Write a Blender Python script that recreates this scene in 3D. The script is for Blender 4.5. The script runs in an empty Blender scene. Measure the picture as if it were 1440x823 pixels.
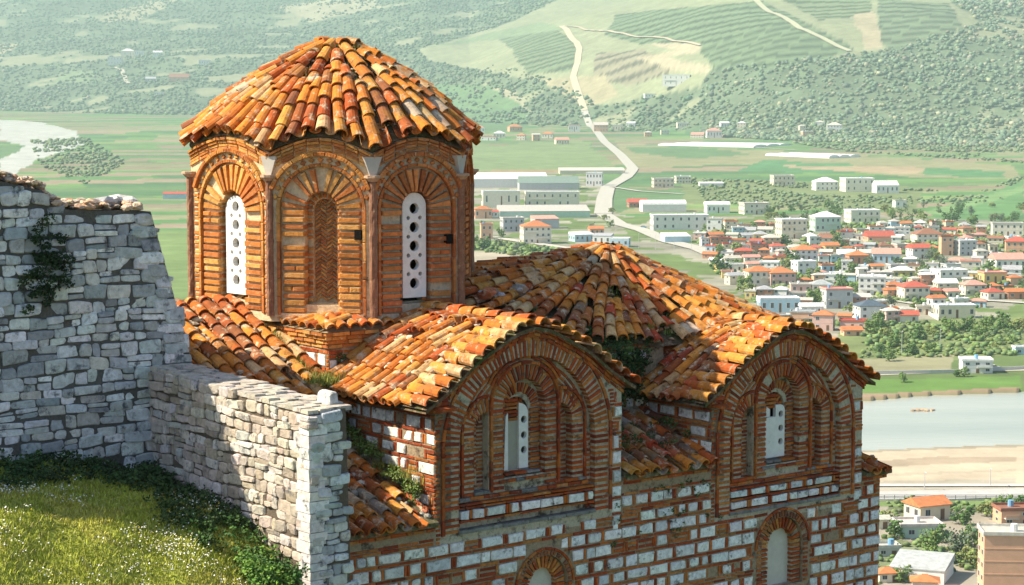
import bpy, math, random
import numpy as np
from mathutils import Vector, Matrix
from mathutils.geometry import tessellate_polygon
from mathutils import noise as mn
random.seed(7); RS = np.random.RandomState(11)
sc = bpy.context.scene
col = sc.collection
rad, PI = math.radians, math.pi
# ------------------------------------------------------------------ camera
FPX, CX, CY, HC = 2900.0, 720.0, 411.5, 100.0
PITCH = math.atan((CY-130)/FPX)
cam_d = bpy.data.cameras.new('camera'); cam = bpy.data.objects.new('camera', cam_d); col.objects.link(cam)
cam.location = (0, 0, HC); cam.rotation_euler = (PI/2-PITCH, 0, 0)
cam_d.sensor_width = 36; cam_d.lens = FPX/1440*36; cam_d.clip_start = .5; cam_d.clip_end = 40000
sc.camera = cam
# ------------------------------------------------------------------ frame of the church: U along the facade, W into the building
A = math.atan(math.hypot(FPX, CY-130)/3680)
U = Vector((math.cos(A), math.sin(A), 0)); W = Vector((-math.sin(A), math.cos(A), 0)); Zv = Vector((0, 0, 1))
O = Vector((-.979, 26.0, 95.759))
def ray(x, y):
    a, b = (x-CX)/FPX, -(y-CY)/FPX
    return Vector((a, math.cos(PITCH)+b*math.sin(PITCH), -math.sin(PITCH)+b*math.cos(PITCH)))
# ------------------------------------------------------------------ light
s_loc = (-1.0, .69, 1.13)
sv = (U*s_loc[0]+W*s_loc[1]+Zv*s_loc[2]).normalized()
sun_d = bpy.data.lights.new('sun', 'SUN'); sun_d.energy = 5.0; sun_d.angle = rad(.5); sun_d.color = (1, .89, .70)
sun = bpy.data.objects.new('sun', sun_d); col.objects.link(sun)
sun.rotation_euler = (-sv).to_track_quat('-Z', 'Y').to_euler(); sun.location = (-40, 0, 160)
world = bpy.data.worlds.new('World'); sc.world = world; world.use_nodes = True
wn = world.node_tree; bg = wn.nodes['Background']; sky = wn.nodes.new('ShaderNodeTexSky')
sky.sky_type = 'NISHITA'; sky.sun_disc = False
sky.sun_elevation = math.asin(sv.z); sky.sun_rotation = math.atan2(sv.x, sv.y)
sky.altitude = 200; sky.air_density = 1.0; sky.dust_density = 1.5
wn.links.new(sky.outputs[0], bg.inputs[0]); bg.inputs[1].default_value = .10
sc.view_settings.view_transform = 'Standard'; sc.view_settings.look = 'None'
sc.view_settings.exposure = .97; sc.view_settings.gamma = 1
sc.cycles.max_bounces = 5; sc.cycles.diffuse_bounces = 3; sc.cycles.glossy_bounces = 2; sc.cycles.volume_bounces = 0
sc.cycles.use_denoising = True
# ------------------------------------------------------------------ helpers
def tag(o, label=None, cat=None, group=None, kind=None):
    if label: o['label'] = label
    if cat: o['category'] = cat
    if group: o['group'] = group
    if kind: o['kind'] = kind
    return o
def empty(name, loc, rz=0):
    o = bpy.data.objects.new(name, None); col.objects.link(o); o.location = loc; o.rotation_euler = (0, 0, rz)
    o.empty_display_size = .3; return o
class MB:
    def __init__(s): s.v = []; s.f = []; s.c = []
    def add(s, vs, fs, c):
        n = len(s.v); s.v.extend([tuple(p) for p in vs])
        for f in fs: s.f.append(tuple(i+n for i in f)); s.c.append(c)
    def build(s, name, mats, parent=None, loc=None, smooth=False):
        me = bpy.data.meshes.new(name); me.from_pydata(s.v, [], s.f)
        if not isinstance(mats, (list, tuple)): mats = [mats]
        for m in mats: me.materials.append(m)
        at = me.color_attributes.new('Col', 'FLOAT_COLOR', 'CORNER')
        if s.f:
            ln = np.array([len(f) for f in s.f]); cc = np.array([(c[0], c[1], c[2], 1) for c in s.c], dtype=np.float32)
            at.data.foreach_set('color', np.repeat(cc, ln, axis=0).ravel())
        if smooth: me.polygons.foreach_set('use_smooth', [True]*len(s.f))
        me.update()
        o = bpy.data.objects.new(name, me); col.objects.link(o)
        if parent: o.parent = parent
        if loc: o.location = loc
        return o
def jc(c, j=.12, h=.04):
    k = 1+random.uniform(-j, j)
    return tuple(max(.01, min(.95, x*k*(1+random.uniform(-h, h)))) for x in c)
def mix(a, b, t): return tuple(a[i]*(1-t)+b[i]*t for i in range(3))
def box(mb, a, b, c):
    (x0, y0, z0), (x1, y1, z1) = a, b
    mb.add([(x0,y0,z0),(x1,y0,z0),(x1,y1,z0),(x0,y1,z0),(x0,y0,z1),(x1,y0,z1),(x1,y1,z1),(x0,y1,z1)],
           [(0,3,2,1),(4,5,6,7),(0,1,5,4),(1,2,6,5),(2,3,7,6),(3,0,4,7)], c)
# ------------------------------------------------------------------ materials
def N(nt, t, **kw):
    n = nt.nodes.new(t)
    for k, v in kw.items(): setattr(n, k, v)
    return n
def masonry(name, scale=14, bump=.5, rough=.9, mott=.35, stain=None, stain_amt=.5, stain_scale=5, fine=60, spec=.2, bdist=.01):
    m = bpy.data.materials.new(name); m.use_nodes = True; nt = m.node_tree; L = nt.links.new
    b = nt.nodes['Principled BSDF']; b.inputs['Roughness'].default_value = rough
    b.inputs['Specular IOR Level'].default_value = spec
    at = N(nt, 'ShaderNodeAttribute', attribute_name='Col'); tc = N(nt, 'ShaderNodeTexCoord')
    n1 = N(nt, 'ShaderNodeTexNoise'); n1.inputs['Scale'].default_value = scale; n1.inputs['Detail'].default_value = 6; n1.inputs['Roughness'].default_value = .65
    n2 = N(nt, 'ShaderNodeTexNoise'); n2.inputs['Scale'].default_value = fine; n2.inputs['Detail'].default_value = 4
    L(tc.outputs['Object'], n1.inputs['Vector']); L(tc.outputs['Object'], n2.inputs['Vector'])
    mr = N(nt, 'ShaderNodeMapRange'); mr.inputs['From Min'].default_value = .3; mr.inputs['From Max'].default_value = .7
    mr.inputs['To Min'].default_value = 1-mott; mr.inputs['To Max'].default_value = 1+mott*.6
    L(n1.outputs[0], mr.inputs[0])
    vm = N(nt, 'ShaderNodeVectorMath', operation='SCALE'); L(at.outputs['Color'], vm.inputs[0]); L(mr.outputs[0], vm.inputs['Scale'])
    out = vm.outputs[0]
    if stain:
        for i, (sc_, amt, colr) in enumerate(stain):
            n3 = N(nt, 'ShaderNodeTexNoise'); n3.inputs['Scale'].default_value = sc_; n3.inputs['Detail'].default_value = 8; n3.inputs['Roughness'].default_value = .7
            mp = N(nt, 'ShaderNodeMapping'); mp.inputs['Location'].default_value = (3.1*i+1, 7.7*i, 1.3*i); L(tc.outputs['Object'], mp.inputs[0]); L(mp.outputs[0], n3.inputs['Vector'])
            r = N(nt, 'ShaderNodeMapRange'); r.inputs['From Min'].default_value = 1-amt-.06+.0; r.inputs['From Max'].default_value = 1-amt+.06
            L(n3.outputs[0], r.inputs[0])
            mx = N(nt, 'ShaderNodeMix', data_type='RGBA'); L(r.outputs[0], mx.inputs[0]); L(out, mx.inputs[6]); mx.inputs[7].default_value = (*colr, 1)
            out = mx.outputs[2]
    L(out, b.inputs['Base Color'])
    ad = N(nt, 'ShaderNodeMath', operation='MULTIPLY_ADD'); L(n2.outputs[0], ad.inputs[0]); ad.inputs[1].default_value = .5; L(n1.outputs[0], ad.inputs[2])
    bp = N(nt, 'ShaderNodeBump'); bp.inputs['Strength'].default_value = bump; bp.inputs['Distance'].default_value = bdist
    L(ad.outputs[0], bp.inputs['Height']); L(bp.outputs[0], b.inputs['Normal'])
    return m
M_brick = masonry('brickwork', 16, .9, .92, .35, [(7, .385, (.06, .055, .045)), (20, .35, (.12, .10, .08)), (9, .34, (.50, .42, .30))], bdist=.015)
M_drum = masonry('drum_brickwork', 16, .8, .92, .35, [(8, .33, (.10, .06, .03)), (11, .36, (.62, .47, .27))], bdist=.015)
M_stone = masonry('limestone', 12, .9, .9, .3, [(6, .40, (.13, .14, .15)), (14, .36, (.42, .36, .27))], bdist=.02)
M_white = masonry('white_limestone', 14, .9, .85, .28, [(8, .40, (.14, .14, .14)), (18, .37, (.34, .26, .17))], bdist=.012)
M_tile = masonry('clay_tile', 9, .5, .85, .3, [(2.2, .43, (.34, .14, .035)), (12, .38, (.08, .055, .035)), (7, .40, (.58, .47, .32)), (30, .36, (.10, .07, .05))], bdist=.006)
M_bed = masonry('roof_bed', 20, 1, .95, .4, [(5, .47, (.08, .10, .03)), (11, .4, (.35, .27, .18))], bdist=.03)
M_plaster = masonry('white_plaster', 9, .3, .8, .12, [(5, .33, (.45, .42, .36))], bdist=.005)
M_mortar = masonry('mortar', 22, 1, .95, .3, [(6, .42, (.09, .075, .055)), (17, .36, (.30, .12, .05))], bdist=.02)
M_joint = masonry('dark_joint', 22, 1, .95, .3, bdist=.02)
M_leaf = masonry('leaf', 6, 0, .7, .3)
M_wallp = masonry('house_wall', .6, .1, .8, .10)
M_roofp = masonry('house_roof', .9, .4, .85, .25, bdist=.05)
M_metal = masonry('metal', 3, .1, .5, .1)
M_glass = bpy.data.materials.new('window_glass'); M_glass.use_nodes = True
_b = M_glass.node_tree.nodes['Principled BSDF']; _b.inputs['Base Color'].default_value = (.03, .045, .05, 1); _b.inputs['Roughness'].default_value = .15
# ------------------------------------------------------------------ masonry geometry
def blk(mb, P, T, d0, d1, c, bev=.008, jit=.004):
    """four-cornered stone or brick; P corner (s,t) pairs counter-clockwise, T maps (s,t,d) to space with d outwards"""
    cx = sum(p[0] for p in P)/4; cy = sum(p[1] for p in P)/4
    Q = [(p[0]+random.uniform(-jit, jit), p[1]+random.uniform(-jit, jit)) for p in P]
    def ins(p):
        dx, dy = cx-p[0], cy-p[1]; l = math.hypot(dx, dy)+1e-6; k = min(bev*1.5/l, .4); return (p[0]+dx*k, p[1]+dy*k)
    vs = [T(q[0], q[1], d0) for q in Q]+[T(q[0], q[1], d1-bev) for q in Q]
    t = random.uniform(-.3, .3)*bev
    vs += [T(*ins(q), d1+t+random.uniform(-.2, .2)*bev) for q in Q]
    mb.add(vs, [(0,1,5,4),(1,2,6,5),(2,3,7,6),(3,0,4,7),(4,5,9,8),(5,6,10,9),(6,7,11,10),(7,4,8,11),(8,9,10,11)], c)
def stone(mb, P, T, d0, d1, c, jit=.012, bev=.02):
    """rounded irregular stone: eight-sided outline, pillowed face"""
    cx = sum(p[0] for p in P)/4; cy = sum(p[1] for p in P)/4
    Q = [(p[0]+random.uniform(-jit, jit), p[1]+random.uniform(-jit, jit)) for p in P]
    R = []
    for i in range(4):
        a, b = Q[i], Q[(i+1)%4]; l = math.hypot(b[0]-a[0], b[1]-a[1])+1e-6
        k0 = min(.16, random.uniform(.006, .03)/l); k1 = min(.16, random.uniform(.006, .03)/l)
        m = random.uniform(.4, .6); o = random.uniform(-.3, .9)*jit
        n = ((b[1]-a[1])/l, -(b[0]-a[0])/l)
        R.append((a[0]+(b[0]-a[0])*k0, a[1]+(b[1]-a[1])*k0))
        R.append((a[0]+(b[0]-a[0])*m+n[0]*o, a[1]+(b[1]-a[1])*m+n[1]*o))
        R.append((b[0]-(b[0]-a[0])*k1, b[1]-(b[1]-a[1])*k1))
    n = len(R); tx, ty = random.uniform(-.12, .12), random.uniform(-.12, .12)
    def dd(p): return (p[0]-cx)*tx+(p[1]-cy)*ty
    r1 = [(p[0]+(cx-p[0])*.05, p[1]+(cy-p[1])*.05) for p in R]
    r2 = [(p[0]+(cx-p[0])*.20+random.uniform(-.004,.004), p[1]+(cy-p[1])*.20) for p in R]
    vs = [T(p[0], p[1], d0) for p in R]+[T(p[0], p[1], d1-bev+dd(p)) for p in r1]+[T(p[0], p[1], d1+dd(p)+random.uniform(-.2, .2)*bev) for p in r2]+[T(cx, cy, d1+random.uniform(-.1, .3)*bev)]
    fs = []
    for k in (0, n):
        for i in range(n): j = (i+1)%n; fs.append((k+i, k+j, k+n+j, k+n+i))
    for i in range(n): fs.append((2*n+i, 2*n+(i+1)%n, 3*n))
    mb.add(vs, fs, c)
def plate(mb, outer, holes, T, d1, d0, c):
    """flat wall piece with openings; front at d1, reveals running back to d0"""
    loops = [outer]+holes
    tri = tessellate_polygon([[Vector((p[0], p[1], 0)) for p in l] for l in loops])
    pts = [p for l in loops for p in l]
    fs = []
    for t in tri:
        a, b, e = [pts[i] for i in t]
        ar = (b[0]-a[0])*(e[1]-a[1])-(b[1]-a[1])*(e[0]-a[0])
        fs.append(tuple(t) if ar > 0 else (t[0], t[2], t[1]))
    mb.add([T(p[0], p[1], d1) for p in pts], fs, c)
    for l in loops:
        n = len(l); vs = [T(p[0], p[1], d1) for p in l]+[T(p[0], p[1], d0) for p in l]
        mb.add(vs, [(i, (i+1)%n, n+(i+1)%n, n+i) for i in range(n)], c)
def arc(cx, cz, r, a0, a1, n): return [(cx+r*math.cos(a0+(a1-a0)*i/n), cz+r*math.sin(a0+(a1-a0)*i/n)) for i in range(n+1)]
def archshape(cx, cz, r, zb, n=24):   # counter-clockwise, straight jambs to zb
    return [(cx-r, zb), (cx+r, zb)]+arc(cx, cz, r, 0, PI, n)
def voussoirs(mb, cx, cz, r0, r1, a0, a1, T, d0, d1, pitch, cols, fill=.58, bev=.006, gapc=None):
    n = max(2, int(round(abs(a1-a0)*(r0+r1)/2/pitch)))
    da = (a1-a0)/n
    for i in range(n):
        am = a0+(i+.5)*da+random.uniform(-.06, .06)*da; h = da*fill/2*random.uniform(.85, 1.1)
        ra, rb = r0+random.uniform(-.006, .01), r1+random.uniform(-.012, .006)
        if random.random() < .04: continue
        P = [(cx+ra*math.cos(am-h), cz+ra*math.sin(am-h)), (cx+rb*math.cos(am-h), cz+rb*math.sin(am-h)), (cx+rb*math.cos(am+h), cz+rb*math.sin(am+h)), (cx+ra*math.cos(am+h), cz+ra*math.sin(am+h))]
        if a1 < a0: P = P[::-1]
        blk(mb, P, T, d0, d1+random.uniform(-.006, .006), jc(random.choice(cols), .22), bev, .003)
def jamb(mb, s0, s1, z0, z1, T, d0, d1, pitch, cols, fill=.56, bev=.006, split=0):
    n = max(1, int(round((z1-z0)/pitch))); p = (z1-z0)/n
    for i in range(n):
        za = z0+i*p+p*(1-fill)/2; zb = za+p*fill*random.uniform(.85, 1.1)
        j = random.uniform(-.01, .01)
        if random.random() < .03: continue
        parts = [(s0+j*.5, s1+j*.5)]
        if split and random.random() < split: m = s0+(s1-s0)*random.uniform(.35, .65); parts = [(s0, m-.006), (m+.006, s1)]
        for a, b in parts: blk(mb, [(a, za), (b, za+random.uniform(-.003,.003)), (b, zb), (a, zb)], T, d0, d1+random.uniform(-.006, .008), jc(random.choice(cols), .22), bev, .003)
def mold(mb, cx, cz, r0, r1, a0, a1, T, d0, d1, cols, seg=.16):
    n = max(3, int(abs(a1-a0)*r1/seg)); da = (a1-a0)/n; m = 4
    for i in range(n):
        c = jc(random.choice(cols), .15); e = da*.03
        for k in range(m):
            u0, u1 = a0+i*da+e+(da-2*e)*k/m, a0+i*da+e+(da-2*e)*(k+1)/m
            P = [(cx+r0*math.cos(u0), cz+r0*math.sin(u0)), (cx+r1*math.cos(u0), cz+r1*math.sin(u0)), (cx+r1*math.cos(u1), cz+r1*math.sin(u1)), (cx+r0*math.cos(u1), cz+r0*math.sin(u1))]
            if a1 < a0: P = P[::-1]
            blk(mb, P, T, d0, d1, c, .004, 0)
BR = [(.43, .10, .022), (.37, .07, .018), (.48, .145, .03), (.29, .055, .018), (.46, .18, .05)]
BRD = [(.60, .25, .06), (.53, .19, .045), (.64, .32, .09), (.47, .16, .045)]
WH = [(.84, .84, .82), (.78, .79, .78), (.84, .83, .80), (.66, .67, .66), (.80, .80, .77)]
MO = (.38, .29, .19); MP = (.52, .46, .34)
def fit(a, b, za, zb, inside):
    """longest piece of [a, b] that lies inside at both levels"""
    n = 10; ok = [all(inside(a+(b-a)*i/n, z) for z in (za, zb, (za+zb)/2)) for i in range(n+1)]
    best = None; i = 0
    while i <= n:
        if ok[i]:
            j = i
            while j < n and ok[j+1]: j += 1
            if best is None or j-i > best[1]-best[0]: best = (i, j)
            i = j+1
        else: i += 1
    if best is None or best[1] == best[0]: return None
    return a+(b-a)*best[0]/n, a+(b-a)*best[1]/n
def cloison(mbw, mbb, s0, s1, z0, z1, T, inside, d0=-.02, cw=.155, bh=.038, seed=None, dbl=.3):
    """white blocks framed by upright and level bricks, course by course"""
    z = z1
    while z > z0:
        nb = 2 if random.random() < dbl else 1
        for _ in range(nb):      # level brick courses
            s = s0-random.uniform(0, .2)
            while s < s1:
                l = random.uniform(.22, .34); zz = z-bh+random.uniform(-.004, .004)
                q = fit(max(s, s0), min(s+l-.010, s1), z-bh, z, inside) if min(s+l, s1) > max(s, s0)+.02 else None
                if q and q[1]-q[0] > .03: a, b = q; blk(mbb, [(a, zz), (b, zz+random.uniform(-.004,.004)), (b, z-.006), (a, z-.006)], T, d0, .012+random.uniform(-.008, .01), jc(random.choice(BR), .25), .007, .004)
                s += l
            z -= bh+.010
        h = cw*random.uniform(.85, 1.12); s = s0-random.uniform(0, .25)
        while s < s1:
            l = random.choice([.14, .18, .24, .30, .36])*random.uniform(.85, 1.1)
            q = fit(max(s, s0), min(s+l, s1), z-h, z, inside) if min(s+l, s1) > max(s, s0)+.03 else None
            if q and q[1]-q[0] > .04:
                a, b = q; j = random.uniform(-.012, .012); c = jc(random.choice(WH), .10); P = [(a+.004, z-h+.006+max(0, j)*.5), (b-.004, z-h+.006+j*.3), (b-.004, z-.008), (a+.004, z-.008-max(0, -j))]
                k = random.random()
                if b-a < .09 or k < .08: jamb(mbb, a+.004, b-.004, z-h, z, T, d0, .012, .06, BR)
                elif k < .30: stone(mbw, P, T, d0, .018+random.uniform(-.012, .012), c, .007, .012)
                elif k < .97: blk(mbw, P, T, d0, .018+random.uniform(-.012, .014), c, .011, .009)
            s += l+.004
            if random.random() < .85:
                for _ in range(random.choice([1, 1, 2])):
                    a, b = s, s+.036
                    if a > s0 and b < s1 and all(inside(q, w_) for q in (a, b) for w_ in (z-h, z)):
                        blk(mbb, [(a, z-h+.006), (b, z-h+.006), (b, z-.008), (a, z-.008)], T, d0, .012+random.uniform(-.008, .008), jc(random.choice(BR), .25), .006, .005)
                    s += .046
            else: s += .010
        z -= h+.004
# ------------------------------------------------------------------ clay tiles
TC = [(.62, .22, .03)]*7+[(.52, .15, .022)]*6+[(.60, .265, .05)]*4+[(.56, .35, .16)]*2+[(.42, .09, .018)]*3+[(.30, .11, .04)]
def tile(mb, pu, pl, n, ru, rl, c, up=True):
    ax = (pl-pu); L = ax.length
    if L < .03: return
    ax.normalize(); n = (n-ax*n.dot(ax)).normalized(); sd = ax.cross(n)
    roll = random.uniform(-.22, .22); S = 7; sg = 1 if up else -1
    vs = []
    for (P, r) in ((pu, ru), (pu+(pl-pu)*.5, (ru+rl)/2), (pl, rl), (pl, rl*.80), (pl-ax*L*.3, rl*.78)):
        for i in range(S+1):
            a = PI*i/S+roll; h = r*.92
            vs.append(P+sd*(r*math.cos(a))+n*(h*math.sin(a)*sg))
    fs = []
    for k in range(4):
        for i in range(S):
            q = (k*(S+1)+i, k*(S+1)+i+1, (k+1)*(S+1)+i+1, (k+1)*(S+1)+i)
            fs.append(q if up else q[::-1])
    mb.add(vs, fs, c)
def tcol(p, cols):
    k = random.random()+mn.noise(Vector(p)*1.4)*1.1+mn.noise(Vector(p)*4.+Vector((9, 9, 9)))*.5
    if 2.5 < p[0] < 5.5 and p[2] < 1.25 and p[1] > -.1 and random.random() < .55*min(1, (1.45-p[2])): return random.choice([(.46, .06, .02), (.36, .07, .03), (.40, .10, .03), (.24, .09, .05), (.52, .08, .03), (.20, .13, .09)])  # deeper reds low between the gables paint the valley's shade into its tiles
    if k > 1.25: return random.choice([(.58, .46, .31), (.52, .42, .30), (.60, .38, .18)])
    if k < -.05: return random.choice([(.34, .09, .025), (.26, .09, .04), (.42, .10, .02)])
    return random.choice(cols)
def tile_row(mb, path, nrm, r=.085, L=.36, exp=.27, up=True, skip=.02, jit=.012, cols=TC, lift=.0):
    """path: points from the top down to the eave"""
    seg = [(path[i+1]-path[i]).length for i in range(len(path)-1)]; tot = sum(seg)
    def at(s):
        s = max(0, min(tot, s)); i = 0
        while i < len(seg)-1 and s > seg[i]: s -= seg[i]; i += 1
        t = s/seg[i] if seg[i] > 0 else 0
        return path[i].lerp(path[i+1], t), nrm[i].lerp(nrm[i+1], t).normalized()
    s = tot; off = random.uniform(0, .03)
    while s > .08:
        e = exp*random.uniform(.88, 1.15); s0 = max(0, s-L)
        pl, n1 = at(s); pu, n0 = at(s0)
        ax = (pl-pu).normalized(); sd = ax.cross(n1)
        j = Vector((0, 0, 0))+sd*random.uniform(-jit, jit); k = sd*random.uniform(-jit, jit)
        if random.random() > skip:
            rr = r*random.uniform(.92, 1.06)
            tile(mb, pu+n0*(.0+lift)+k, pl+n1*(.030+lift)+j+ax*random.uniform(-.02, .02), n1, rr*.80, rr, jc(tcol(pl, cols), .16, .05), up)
        s -= e
def lump(mb, p, r, c, sq=(1, 1, .7)):
    vs = []; fs = []; rr = random.Random(random.random())
    t = (1+5**.5)/2
    base = [(-1,t,0),(1,t,0),(-1,-t,0),(1,-t,0),(0,-1,t),(0,1,t),(0,-1,-t),(0,1,-t),(t,0,-1),(t,0,1),(-t,0,-1),(-t,0,1)]
    F = [(0,11,5),(0,5,1),(0,1,7),(0,7,10),(0,10,11),(1,5,9),(5,11,4),(11,10,2),(10,7,6),(7,1,8),(3,9,4),(3,4,2),(3,2,6),(3,6,8),(3,8,9),(4,9,5),(2,4,11),(6,2,10),(8,6,7),(9,8,1)]
    a = rr.uniform(0, 6); ca, sa = math.cos(a), math.sin(a)
    for b in base:
        k = r/1.9*rr.uniform(.75, 1.25); x, y, z = b[0]*k*sq[0], b[1]*k*sq[1], b[2]*k*sq[2]
        vs.append((p[0]+x*ca-y*sa, p[1]+x*sa+y*ca, p[2]+z))
    mb.add(vs, F, c)
# ================================================================== THE CHURCH
BASEZ = 4.5
church = tag(empty('byzantine_church', O-Zv*BASEZ, A), 'brick and white stone church with tiled domes standing at the cliff edge', 'church')
LOC = (0, 0, BASEZ)
def V3(x, y, z): return Vector((x, y, z))
def Tf(w0=0, du=0, dz=0): return lambda s, t, d: V3(s+du, w0-d, t+dz)
def Ts(u0): return lambda s, t, d: V3(u0-d, -s, t)          # wall facing left; s = -w
PRX = [0, .3, .6, .85, 1.05, 1.3, 1.5, 1.65, 1.8, 2.2]; PRZ = [1.28, 1.22, 1.07, .95, .82, .63, .5, .41, .33, .15]
def prof(u): return float(np.interp(abs(u-1.56), PRX, PRZ))
# ---- gabled bays
def bay(du, dz, kind, label):
    T = Tf(0, du, dz); R = 3.16
    m = MB(); b = w_ = MB()
    top = [(u, prof(u)-.15) for u in np.linspace(R, 0, 25)]
    AC = (1.53, -.37)
    plate(m, [(0, -1.6), (R, -1.6)]+top, [archshape(AC[0], AC[1], 1.16, -1.42, 30)], T, 0, -.1, MP)
    plate(m, archshape(AC[0], AC[1], 1.17, -1.43, 30),
          [archshape(1.53, .12, .36, -.82), [(2.13, -.95), (2.37, -.95)]+arc(2.13, -.14, .24, 0, PI/2, 8), [(.69, -.95), (.93, -.95)]+arc(.93, -.14, .24, PI/2, PI, 8)], T, -.1, -.23, MP)
    plate(m, [(.5, -1.1), (2.6, -1.1), (2.6, .7), (.5, .7)], [archshape(1.48, .0, .225, -.76)], T, -.23, -.38, MP)
    plate(m, [(.5, -1.1), (2.6, -1.1), (2.6, .7), (.5, .7)], [], T, -.6, -.62, (.05, .04, .03))  # near-black sheet, darkness of the interior painted behind the window
    # outer order
    voussoirs(b, AC[0], AC[1], 1.150, 1.385, 0, PI, T, -.098, .012, .075, BR)
    mold(b, AC[0], AC[1], 1.40, 1.445, 0, PI, T, -.03, .035, BR)
    for sg, a, c_ in ((-1, AC[0]-1.385, AC[0]-1.152), (1, AC[0]+1.152, AC[0]+1.385)):
        jamb(b, a, c_, -1.44, AC[1], T, -.098, .012, .077, BR)
        x0 = AC[0]+sg*1.4; x1 = AC[0]+sg*1.445
        z = -1.44
        while z < AC[1]:
            blk(b, [(min(x0, x1), z), (max(x0, x1), z), (max(x0, x1), z+.2), (min(x0, x1), z+.2)], T, -.03, .035, jc(random.choice(BR), .15)); z += .205
    # middle zone: curved courses filling the recess
    for r in (1.10, 1.035, .97):
        for a0, a1 in ((.42, 1.25), (PI-1.25, PI-.42)): mold(b, AC[0], AC[1], r-.035, r, a0, a1, T, -.12, -.088+.004*random.random(), BR, .2)
    for r in (.60, .655, .71): mold(b, 1.53, .12, r-.034, r, .25 if r < .65 else .5, PI-(.25 if r < .65 else .5), T, -.12, -.06+(.6-r)*.1, BR, .2)
    # central order
    voussoirs(b, 1.53, .12, .350, .545, 0, PI, T, -.228, -.075, .07, BR)
    for a, c_ in ((.985, 1.18), (1.88, 2.075)): jamb(b, a, c_, -.98, .12, T, -.228, -.075, .072, BR)
    for x in (.945, 2.085):
        z = -.98
        while z < .12: blk(b, [(x, z), (x+.035, z), (x+.035, z+.2), (x, z+.2)], T, -.12, -.05, jc(random.choice(BR), .15)); z += .204
    mold(b, 1.53, .12, .555, .592, 0, PI, T, -.12, -.045, BR)
    # inner order
    voussoirs(b, 1.53, .06, .215, .35, 0, PI, T, -.26, -.205, .06, BR)
    for a, c_ in ((1.175, 1.265), (1.71, 1.87)): jamb(b, a, c_, -.80, .06, T, -.26, -.185, .068, BR)
    for i in range(26):     # pattern above the light
        x = 1.53+random.uniform(-.2, .2); z = .02+random.uniform(0, .22)
        if (x-1.53)**2+(z-.06)**2 < .2**2: 
            a = random.choice([.7, -.7])
            dx, dz_ = .05*math.cos(a), .05*math.sin(a)
            blk(b, [(x-dx, z-dz_), (x+dx, z+dz_), (x+dx-.012, z+dz_+.024), (x-dx-.012, z-dz_+.024)], T, -.30, -.262+.01*random.random(), jc(random.choice(BR), .2), .004)
    # quarter arches either side
    for sg in (-1, 1):
        cx = 1.53+sg*.60
        a0, a1 = (0, PI/2) if sg > 0 else (PI/2, PI)
        voussoirs(b, cx, -.14, .230, .415, a0, a1, T, -.228, -.085, .065, BR)
        mold(b, cx, -.14, .425, .462, a0, a1, T, -.12, -.06, BR, .12)
        xa, xb = (cx+.232, cx+.415) if sg > 0 else (cx-.415, cx-.232)
        jamb(b, xa, xb, -1.0, -.14, T, -.228, -.085, .07, BR)
        xa, xb = (cx+.425, cx+.46) if sg > 0 else (cx-.46, cx-.425)
        z = -1.0
        while z < -.15: blk(b, [(xa, z), (xb, z), (xb, z+.17), (xa, z+.17)], T, -.12, -.06, jc(random.choice(BR), .15)); z += .175
        voussoirs(b, cx, -.14, .10, .225, a0, a1, T, -.27, -.215, .055, BR)
        xa, xb = (cx+.11, cx+.225) if sg > 0 else (cx-.225, cx-.11)
        jamb(b, xa, xb, -.93, -.14, T, -.27, -.215, .06, BR)
        xa, xb = (cx+.0, cx+.10) if sg > 0 else (cx-.10, cx)
        jamb(b, xa, xb, -.93, -.06, T, -.27, -.218, .055, BR)
        # outer filling strip between quarter arch and big arch
        xa, xb = (cx+.475, AC[0]+1.15) if sg > 0 else (AC[0]-1.15, cx-.475)
        jamb(b, xa, xb, -1.4, -.35, T, -.12, -.092, .072, BR)
    # sills and ledges
    for (a, c_, z, h, d) in ((1.22, 1.86, -.80, .035, -.10), (1.1, 1.98, -.88, .04, -.06), (.5, 1.0, -.99, .04, -.06), (2.05, 2.6, -.99, .04, -.06), (.42, 2.62, -1.045, .045, -.05)):
        s = a
        while s < c_:
            e = min(c_, s+random.uniform(.14, .3)); blk(b, [(s, z), (e-.008, z), (e-.008, z+h), (s, z+h)], T, -.3, d+random.uniform(-.01, .01), jc(random.choice(BR+[(.22, .21, .20)]*2), .2)); s = e
    s = .36
    while s < 2.7:     # blue-grey slab course at the foot of the recess
        e = min(2.7, s+random.uniform(.25, .5)); blk(b, [(s, -1.45), (e-.006, -1.45), (e-.006, -1.40), (s, -1.40)], T, -.15, .03+random.uniform(-.01, .01), jc((.24, .235, .22), .2)); s = e
    cloison(w_, b, .38, 2.68, -1.40, -1.06, T, lambda s, z: .38 < s < 2.68 and -1.41 < z < -1.05 and True, d0=-.14, cw=.115, bh=.032, dbl=.1)
    def T2(s, t, d): return T(s, t, d-.1)
    # spandrels, jamb strips, foot
    def ins(s, z): return -.0 <= s <= R and z < prof(s)-.30 and ((s-AC[0])**2+(z-AC[1])**2 > 1.46**2 if z > AC[1] else abs(s-AC[0]) > 1.455) 
    cloison(w_, b, .0, R, AC[1]-1.2, 1.1, T, ins)
    # corbelled brick courses that follow the rake
    us = np.linspace(-.04, R+.04, 27)
    for k, (zz, dd) in enumerate(((.275, .02), (.22, .05), (.165, .085))):
        for i in range(len(us)-1):
            a, c_ = us[i], us[i+1]
            blk(b, [(a, prof(a)-zz), (c_-.012, prof(c_)-zz), (c_-.012, prof(c_)-zz+.042), (a, prof(a)-zz+.042)], T, -.1, dd+random.uniform(-.012, .012), jc(random.choice(BR), .25), .006, .006)
    g = tag(m.build('gable_front', M_mortar, church, LOC), label)
    b.build('brick_arches', M_brick, g)
    # window screen
    ws = MB(); Pc = (.78, .77, .72)
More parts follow.
